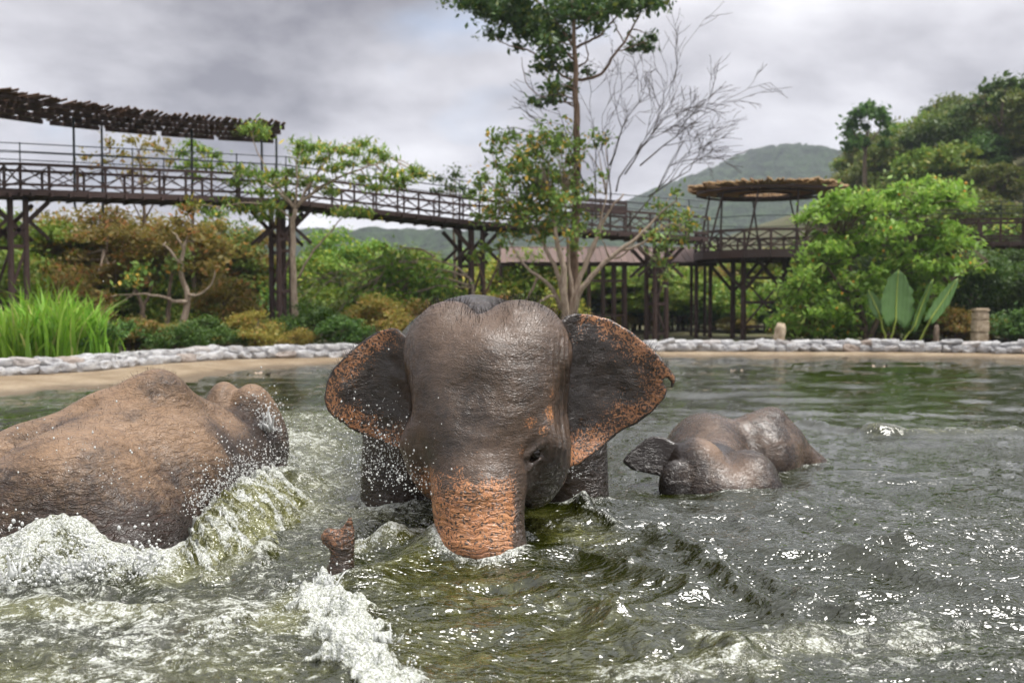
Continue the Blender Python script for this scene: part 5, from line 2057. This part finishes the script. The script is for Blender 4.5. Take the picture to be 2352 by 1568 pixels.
bare = []
for p, a_, L in (((1415, 440), 1.25, 130), ((1435, 400), 1.0, 150), ((1400, 480), 1.4, 140), ((1370, 500), 1.6, 130), ((1470, 380), .75, 140), ((1440, 520), .8, 150), ((1340, 420), 1.9, 120), ((1490, 450), .45, 110), ((1400, 380), 1.3, 120)):
    fan(p, a_, L, .024, 4, bare)
cl5 = [(1060, 90, 40), (1040, 160, 40), (1100, 150, 30), (1080, 250, 40), (1150, 280, 50), (1000, 330, 40), (930, 420, 45), (1000, 450, 50), (1100, 420, 60), (1200, 350, 60), (1250, 250, 60), (1300, 120, 60),
       (1380, 60, 60), (1480, 60, 60), (1350, 180, 60), (1430, 160, 50), (1300, 300, 70), (1390, 280, 60), (1450, 350, 60), (1350, 400, 70), (1250, 450, 70), (1150, 520, 60), (1050, 560, 60), (1180, 600, 50), (1300, 540, 70),
       (1400, 500, 70), (1480, 470, 60), (1540, 380, 50), (1380, 620, 60), (1480, 600, 60), (1540, 680, 60), (1560, 760, 50), (1600, 640, 40), (1640, 560, 35), (1700, 120, 40), (1760, 90, 40), (1680, 60, 30), (1560, 200, 50), (1540, 290, 40),
       (2090, 500, 50), (2150, 560, 60), (2060, 680, 60), (2120, 760, 60), (2200, 640, 60), (2110, 860, 50), (2260, 560, 50), (2200, 420, 40), (2300, 620, 50), (2140, 950, 40), (2250, 720, 50)]
gl5 = np.random.default_rng(91)
for _ in range(70):
    x, y = gl5.normal(1330, 190), gl5.uniform(60, 720)
    cl5.append((x, y, gl5.uniform(28, 55)))
px_tree('branching_tree', 'many-stemmed pale tree, sparse leaves on one side and bare twigs on the other', stems, [c5(x, y) + (r_ * .5,) for x, y, r_ in cl5], 26.8, .55,
        PALE, LM['mixed'], .15, .075, 75, 1.0, 302, (1306, 800), twigs=bare)

# feathery umbrella-shaped tree left of centre
c4 = lambda x, y: (x * .765 * 2352 / 4096, (300 + y * .765) * 2352 / 4096)
fe = [([(1545, 1430), (1538, 1200), (1535, 1000), (1530, 800), (1545, 700)], .10, .06), ([(1545, 700), (1470, 620), (1400, 560), (1300, 520), (1220, 520)], .045, .012),
      ([(1545, 700), (1600, 600), (1680, 480), (1750, 380), (1850, 350)], .045, .012), ([(1545, 690), (1660, 590), (1800, 520), (1950, 470), (2050, 430)], .045, .012),
      ([(1540, 720), (1560, 560), (1540, 440), (1600, 380)], .035, .01), ([(1530, 760), (1450, 680), (1280, 660), (1150, 690)], .03, .01), ([(1555, 1060), (1630, 930), (1740, 800), (1800, 730)], .035, .012),
      ([(1545, 690), (1420, 540), (1330, 380), (1320, 300)], .025, .01)]
fe = [([c4(*q) for q in pl_], a, b) for pl_, a, b in fe]
fcl = [(548, 388), (575, 400), (600, 415), (540, 420), (625, 400), (650, 420), (600, 440), (665, 395), (690, 350), (715, 340), (740, 335), (700, 370), (760, 345), (735, 365), (790, 345), (815, 350), (835, 330), (860, 345), (880, 360), (845, 370),
       (800, 375), (770, 385), (905, 395), (930, 410), (950, 390), (965, 400), (915, 425), (880, 410), (700, 420), (730, 410), (660, 450), (625, 470), (590, 480), (560, 480), (530, 460), (830, 410), (860, 430), (585, 290), (600, 310), (570, 300),
       (470, 480), (440, 470), (500, 490), (600, 500), (640, 490), (690, 330), (810, 480), (840, 490), (780, 490), (760, 440)]
px_tree('feathery_tree', 'slim tree with a flat spreading feathery crown in front of the walkway', fe, [(x, y, 27) for x, y in fcl], 26.0, .5, PALE, LM['feather'], .20, .05, 130, .42, 303, (672, 810), up=.9, droop=.45)

# slight trees seen above the walkway on the left
px_tree('thin_leaved_tree', 'thin leafy treetop rising behind the canopy-covered walkway', [([(330, 800), (335, 600), (330, 450), (320, 350)], .09, .03), ([(335, 520), (280, 420), (250, 350)], .03, .01), ([(333, 500), (380, 420), (400, 340)], .03, .01)],
        [(250, 330, 22), (300, 320, 25), (340, 330, 25), (280, 355, 25), (320, 365, 25), (365, 345, 22), (385, 325, 18), (240, 370, 20), (300, 395, 22), (350, 385, 22), (390, 370, 18), (330, 415, 22), (195, 360, 20), (210, 385, 18), (180, 400, 15)], 31.5, .5,
        BARK, LM['olive'], .15, .075, 60, .9, 304, (330, 800))
px_tree('thin_leaved_tree', 'slender green treetop showing between the canopy posts', [([(448, 800), (445, 600), (442, 450), (440, 330)], .08, .02)],
        [(440, 330, 20), (420, 350, 24), (465, 345, 26), (495, 355, 20), (440, 375, 26), (475, 380, 26), (415, 385, 18), (510, 375, 14), (450, 405, 22)], 30.0, .4, BARK, LM['green'], .16, .06, 110, .5, 305, (448, 800), droop=.4)
px_tree('thin_leaved_tree', 'dark leafy treetop peeking over the middle of the walkway', [([(1040, 800), (1045, 600), (1040, 450)], .08, .02)],
        [(1010, 410, 20), (1045, 400, 22), (1030, 430, 25), (1060, 430, 20), (1005, 440, 18), (1075, 450, 18)], 33, .4, BARK, LM['dark'], .16, .08, 90, .8, 306, (1040, 800))

# pale twisted trunks under the walkway
tw1 = [([(965, 1440), (950, 1330), (975, 1200), (990, 1150), (945, 1050), (950, 960), (970, 860), (1000, 820)], .10, .03), ([(975, 1190), (900, 1170), (800, 1150), (680, 1140), (560, 1160)], .05, .012), ([(950, 1000), (880, 900), (850, 880)], .04, .012),
       ([(985, 1150), (1050, 1150), (1110, 1090), (1130, 1000)], .04, .012), ([(960, 900), (920, 830), (870, 800)], .03, .01), ([(700, 1145), (640, 1180), (560, 1240)], .025, .01)]
px_tree('twisted_tree', 'pale twisted tree with crooked boughs among olive foliage', [([c4(*q) for q in pl_], a, b) for pl_, a, b in tw1],
        [c4(x, y) + (22,) for x, y in ((1000, 820), (860, 880), (560, 1160), (1130, 1000), (850, 800), (560, 1240), (930, 760), (1050, 880), (720, 1080), (980, 700))], 24.4, .4, PALE, LM['olive'], .15, .08, 120, .8, 307, (420, 805))
for base, seed, lab, pl_ in (((328, 805), 308, 'dark forked trunk beside the pale twisted tree', [([(750, 1440), (748, 1300), (752, 1220), (720, 1140), (690, 1080)], .09, .03), ([(752, 1220), (780, 1150), (800, 1080)], .05, .02)]),
                             ((380, 805), 309, 'slim dark trunk just left of the pale twisted tree', [([(868, 1440), (872, 1330), (878, 1230), (890, 1100), (900, 1000)], .08, .03)])):
    px_tree('forked_tree', lab, [([c4(*q) for q in p_], a, b) for p_, a, b in pl_], [c4(*pl_[0][0][-1]) + (26,), c4(pl_[0][0][-1][0] + 60, pl_[0][0][-1][1] - 60) + (26,)], 24.8, .4, BARK, LM['mixed'], .15, .08, 160, .8, seed, base)
fall = []
for p, q, bow in (((1078, 640), (830, 660), -60), ((1078, 650), (800, 690), -45), ((1075, 630), (870, 620), -55), ((1080, 660), (860, 700), -30), ((1000, 590), (900, 580), -25), ((960, 600), (810, 640), -20), ((900, 610), (840, 690), -15)):
    s = np.linspace(0, 1, 7)
    fall.append(([(p[0] + (q[0] - p[0]) * u_, p[1] + (q[1] - p[1]) * u_ + bow * 4 * u_ * (1 - u_) * .6 + gbr.normal(0, 3)) for u_ in s], .035, .01))
    for _ in range(4):
        k = gbr.integers(2, 6)
        x, y = fall[-1][0][k] if len(fall[-1][0]) > k else fall[-1][0][-1]
        fan((x, y), 3.3 + gbr.normal(0, .5), 60, .012, 1, fall)
fall.append(([(1092, 800), (1092, 720), (1086, 660), (1080, 640)], .06, .04))
px_tree('arching_bare_tree', 'leafless pinkish tree with long arching boughs left of the middle trestle', fall, [], 29.0, .3, PALE, None, .1, .1, 0, 1, 310, (1092, 800))
px_tree('young_tree', 'young forked tree right beside the middle trestle', [([(1112, 800), (1114, 700), (1112, 640), (1095, 600)], .05, .02), ([(1113, 680), (1140, 620), (1150, 570)], .04, .02)],
        [(1090, 590, 18), (1150, 560, 18), (1120, 570, 20)], 28.6, .3, REDB, LM['green'], .15, .08, 70, .8, 311, (1112, 800))

# leafy bush with small orange blossoms on the right
bush_poly = [(1762, 750), (1790, 690), (1800, 640), (1812, 600), (1835, 560), (1815, 525), (1850, 480), (1900, 445), (1960, 425), (2040, 430), (2100, 395), (2180, 395), (2245, 440), (2240, 500), (2205, 520), (2280, 565), (2300, 600),
             (2270, 630), (2205, 615), (2180, 640), (2170, 700), (2150, 785), (1800, 785), (1775, 770)]
bp = np.array(bush_poly, float)
gq = np.random.default_rng(66)
bcl = []
while len(bcl) < 330:
    x, y = gq.uniform(1755, 2305), gq.uniform(395, 790)
    if s_poly(np.array([x]), np.array([y]), bush_poly)[0] < -8:
        # tiers of foliage with dark gaps between them
        tier = math.sin(y * .072 + x * .006)
        if tier < -.5 and gq.uniform() < .75:
            continue
        bcl.append((x, y, gq.uniform(15, 26)))
t_ = NT('orange_blossom')
blossom = t_.done(t_.bsdf(Base_Color=(.75, .36, .03), Roughness=.6))
bl_ = [([(1990, 800), (1985, 740), (1960, 640), (1930, 540)], .10, .03), ([(1992, 790), (2040, 680), (2080, 560), (2120, 450)], .09, .03), ([(2000, 800), (2120, 700), (2210, 620), (2270, 600)], .07, .02), ([(1985, 760), (1900, 700), (1820, 690)], .06, .02), ([(1985, 740), (1890, 600), (1850, 540)], .05, .02)]
px_tree('flowering_bush', 'big bright green bush with tiny orange blossoms behind the kerb', bl_, bcl, 27.4, .7, BARK, LM['bright'], .19, .08, 85, .7, 320, (1990, 800), 'bush', .8, .3, flowers=(130, blossom))

# open crowned tree and dark tree on the ridge of the hillside
px_tree('ridge_tree', 'round open-crowned tree standing on the hillside skyline', [([(1985, 520), (1985, 420), (1988, 340), (1995, 290)], .18, .06), ([(1988, 350), (1965, 310), (1955, 290)], .06, .03), ([(1988, 340), (2020, 300), (2030, 275)], .06, .03)],
        [(1970, 262, 17), (1995, 252, 17), (2020, 262, 16), (2035, 282, 14), (1958, 285, 16), (1950, 305, 14), (1965, 325, 16), (2038, 305, 10), (1950, 335, 12), (1985, 330, 12), (2030, 330, 10), (1990, 290, 9)], 60, .6, BARK, LM['dark'], .34, .2, 200, .9, 330, (1985, 520))
px_tree('ridge_tree', 'tall dark thin-leaved tree at the top of the hillside', [([(2310, 480), (2305, 350), (2300, 260), (2310, 200)], .2, .05), ([(2303, 300), (2270, 240), (2250, 220)], .07, .03), ([(2303, 280), (2340, 230), (2370, 200)], .07, .03)],
        [(2265, 205, 18), (2290, 195, 18), (2320, 188, 20), (2350, 195, 18), (2375, 200, 20), (2250, 235, 15), (2300, 225, 22), (2340, 225, 20), (2275, 250, 18), (2320, 255, 20), (2380, 235, 22), (2205, 250, 16), (2225, 245, 14), (2190, 262, 12)], 58, .6, BARK, LM['dark'], .32, .17, 150, .9, 331, (2310, 480))

# tall grass behind the kerb at the left
def grass_clump(x, y, n, h, seed, label):
    g_ = np.random.default_rng(seed)
    root_z = float(gz(x, y))
    mb_ = MB()
    for _ in range(n):
        b = np.array([g_.normal(0, .16), g_.normal(0, .14), -.03])
        hh_ = h * g_.uniform(.45, 1.15)
        az = g_.uniform(0, 6.28)
        lean = g_.uniform(.05, .55) * hh_
        k = 7
        s = np.linspace(0, 1, k)
        cx = b[0] + math.cos(az) * lean * s ** 2.2
        cy = b[1] + math.sin(az) * lean * s ** 2.2
        cz = b[2] + hh_ * (s - .22 * s ** 3 * lean / hh_ * 2)
        w_ = .019 * g_.uniform(.7, 1.6) * np.sin(np.clip(s * 2.6 + .5, 0, np.pi)) + .001
        tx, ty = -math.sin(az + g_.normal(0, .6)), math.cos(az + g_.normal(0, .6))
        Lf = np.stack([cx - tx * w_, cy - ty * w_, cz], -1)
        Rt = np.stack([cx + tx * w_, cy + ty * w_, cz + .004], -1)
        V_ = np.concatenate([Lf, Rt])
        i_ = np.arange(k - 1)
        mb_.add(V_, np.stack([i_, i_ + 1, i_ + 1 + k, i_ + k], -1))
    o = obj('grass_clump', mb_.mesh('grass_clump'), LM['grass'], None, (x, y, root_z))
    tag(o, label, 'grass', None, 'stuff')


gl_ = [(-40, 17.6, 200, 1.0), (20, 17.2, 220, 1.05), (70, 17.8, 200, 1.1), (120, 17.6, 240, 1.25), (150, 18.0, 200, 1.15), (190, 18.2, 220, 1.2), (225, 18.8, 130, .8), (100, 19, 150, 1.5), (50, 18.8, 200, 1.2), (-100, 17, 200, 1.0)]
for k, (xd, D_, n, h) in enumerate(gl_):
    x = at(xd, 800, D_)[0]
    grass_clump(x, D_ + .2, int(n * .6), h * 1.15, 500 + k, 'bright green tall grass tuft growing behind the stone kerb')

# giant taro leaves
t_ = NT('taro_leaf')
co = t_.coord('Object')
wv = t_.n('ShaderNodeTexWave', {'Vector': t_.mapping(co, (1, 1, 1), (0, 0, .6)), 'Scale': 3.5, 'Distortion': 1.5}).outputs['Fac']
tc_ = t_.mix(t_.noise(co, 5, 3), (.10, .22, .05), (.16, .29, .09))
tb = t_.bsdf(Base_Color=tc_, Roughness=.35, Normal=t_.bump(wv, .006))
ttr = t_.n('ShaderNodeBsdfTranslucent', {'Color': tc_})
tmx = t_.n('ShaderNodeMixShader', {0: .35})
t_.link(tb.outputs[0], tmx.inputs[1])
t_.link(ttr.outputs[0], tmx.inputs[2])
taro_mat = t_.done(tmx)
t_ = NT('taro_stalk')
stalk_mat = t_.done(t_.bsdf(Base_Color=(.32, .40, .06), Roughness=.5))
TY = 25.2
tb_ = onz(2060, 790, .16)
tx0 = at(2070, 790, TY)[0]
taro = thing('giant_taro', (tx0, TY, float(gz(tx0, TY))), 'giant taro plant with huge ribbed green leaves in front of the bush', 'plant')


def taro_leaf(base, top, wid, tw, base_g):
    """blade from leaf base (px) to leaf tip (px); stalk from the ground to the blade"""
    off = np.array(ORG[taro.name])
    a, b = at(*base, TY - .1), at(*top, TY + .1)
    ax_ = b - a
    L = np.linalg.norm(ax_)
    ax_ /= L
    fw = np.array([math.sin(tw), -math.cos(tw), .15])
    sd = np.cross(ax_, fw)
    sd /= np.linalg.norm(sd)
    fw = np.cross(sd, ax_)
    ku, kv = 13, 15
    V_ = np.zeros((ku, kv, 3))
    gg = np.random.default_rng(int(base[0]))
    for i_ in range(ku):
        s = i_ / (ku - 1)
        half_ = wid * (math.sin(math.pi * min(1, s * .93 + .07)) ** .55) * (1.05 - .35 * s)
        for j_ in range(kv):
            v_ = j_ / (kv - 1) * 2 - 1
            rag = 1 + .09 * math.sin(j_ * 2.1 + i_ * 2.7) * (abs(v_) > .8) + gg.normal(0, .03) * (abs(v_) > .9)
            curl = -.20 * abs(v_) ** 1.6 + .035 * math.sin(i_ * 2.1) * abs(v_)
            V_[i_, j_] = a + ax_ * (L * s - .16 * L * abs(v_) * (1 - s)) + sd * (half_ * v_ * rag) - fw * (half_ * curl) + fw * (.10 * L * (s - .5) ** 2)
    i_, j_ = np.meshgrid(np.arange(ku - 1), np.arange(kv - 1), indexing='ij')
    F_ = np.stack([i_ * kv + j_, i_ * kv + j_ + 1, (i_ + 1) * kv + j_ + 1, (i_ + 1) * kv + j_], -1).reshape(-1, 4)
    lf = obj('leaf', mesh_from('leaf', V_.reshape(-1, 3) - off, F_), taro_mat, taro)
    sm = lf.modifiers.new('thick', 'SOLIDIFY')
    sm.thickness = .008
    mb_ = MB()
    g0 = np.array([at(*base_g, TY)[0], TY, float(gz(0, TY)) - .05])
    q = V_[:, kv // 2] + fw * .012
    P_ = np.vstack([bez(g0, q[0], gg, .04, 6), q[1:]])
    mb_.tube(P_ - off, np.concatenate([np.linspace(.03, .02, 6), np.linspace(.018, .006, ku - 1)]), 6)
    obj('stalk', mb_.mesh('stalk'), stalk_mat, taro)


taro_leaf((2056, 735), (2062, 620), .50, .15, (2045, 790))
taro_leaf((2098, 745), (2140, 640), .24, .9, (2062, 790))
taro_leaf((2140, 730), (2200, 640), .2, -.7, (2105, 790))
taro_leaf((2020, 720), (1995, 665), .16, -.5, (2040, 790))

# things standing on the kerb and behind it
t_ = NT('cream_stone')
co = t_.coord('Object')
n1 = t_.noise(co, 6, 5, .6)
cream = t_.done(t_.bsdf(Base_Color=t_.mix(t_.rng(n1, .3, .7), (.30, .22, .14), (.56, .46, .33)), Roughness=.85, Normal=t_.bump(n1, .03)))
PY = 25.0
px_ = at(2250, 790, PY)[0]
pil = thing('stone_pillar', (px_, PY, float(gz(px_, PY))), 'short cream stone pillar with a chipped cap behind the kerb', 'pillar')
for k, (z0, z1, w_) in enumerate(((-.05, .42, .34), (.42, .72, .35), (.72, .93, .33), (.93, 1.02, .36))):
    bm = bmesh.new()
    bmesh.ops.create_cube(bm, size=1)
    bmesh.ops.scale(bm, vec=(w_, w_ * .9, z1 - z0 - .004), verts=bm.verts)
    bmesh.ops.bevel(bm, geom=bm.edges[:], offset=.025, segments=2, affect='EDGES')
    for v in bm.verts:
        v.co += Vector(gq.normal(0, .006, 3))
    bmesh.ops.translate(bm, vec=(0, 0, (z0 + z1) / 2), verts=bm.verts)
    me = bpy.data.meshes.new('block')
    bm.to_mesh(me)
    bm.free()
    obj('cap' if k == 3 else 'block', me, cream, pil)


def stump(name, label, cat, xd, yt, w_px, lean, mat):
    x = at(xd, 790, PY)[0]
    zt = at(xd, yt, PY)[2]
    z0 = float(gz(x, PY))
    w_ = w_px * K / FPX * PY
    mb_ = MB()
    k = 7
    s = np.linspace(0, 1, k)
    P_ = np.stack([lean * s, 0 * s, -.05 + (zt - z0 + .05) * s], -1)
    mb_.tube(P_, w_ / 2 * np.array([1.12, 1.0, 1.0, .98, .97, .9, .62]), 12)
    me = mb_.mesh(name)
    V_ = np.array([v.co[:] for v in me.vertices]) + gq.normal(0, .004, (len(me.vertices), 3))
    me.vertices.foreach_set('co', V_.astype(np.float32).ravel())
    tag(obj(name, me, mat, None, (x, PY, z0)), label, cat)


stump('leaning_stone', 'pinkish rounded stone leaning beside the flowering bush', 'stone', 1785, 741, 27, .1, cream)
stump('bollard', 'slim weathered round bollard left of the cream pillar', 'bollard', 2150, 745, 13, 0.0, BARK)
stump('bollard', 'tiny stub post poking up below the taro leaves', 'bollard', 2049, 776, 7, 0.0, BARK)

# fallen leaves drifting on the water
for xd, yd, s_ in ((598, 857, .17), (420, 862, .10), (2010, 842, .12), (1690, 848, .08)):
    p = onz(xd, yd, .0)
    mb_ = MB()
    V_, F_ = leaf_mesh_arrays(np.zeros((5, 3)), s_ * 1.6, s_, np.random.default_rng(int(xd)), 4.0, 0)
    V_ = V_ + np.repeat(np.random.default_rng(3).normal(0, s_ * .5, (5, 3)) * [1, 1, .1], 4, 0)
    hw_, _, _ = water_field(np.array([p[0]]), np.array([p[1]]))
    tag(obj('fallen_leaf', mesh_from('fallen_leaf', V_, F_, False), PALE, None, (p[0], p[1], float(hw_[0]) + .012)), 'dry brown leaf cluster drifting on the water near the far bank', 'leaf', 'leaves drifting on the pool')

# =================================================================== moist air
bm = bmesh.new()
bmesh.ops.create_cube(bm, size=1)
bmesh.ops.scale(bm, vec=(1500, 900, 150), verts=bm.verts)
me = bpy.data.meshes.new('haze')
bm.to_mesh(me)
bm.free()
haze_m = bpy.data.materials.new('haze')
haze_m.use_nodes = True
ht = haze_m.node_tree
ht.nodes.clear()
ho = ht.nodes.new('ShaderNodeOutputMaterial')
hv = ht.nodes.new('ShaderNodeVolumePrincipled')
hv.inputs['Color'].default_value = (.80, .87, 1.0, 1)
hv.inputs['Density'].default_value = 0.00055
hv.inputs['Anisotropy'].default_value = .2
ht.links.new(hv.outputs[0], ho.inputs['Volume'])
haze = obj('haze', me, haze_m, None, (60, 400, 72))
tag(haze, 'thin bluish haze in the air over the valley', 'haze', None, 'stuff')
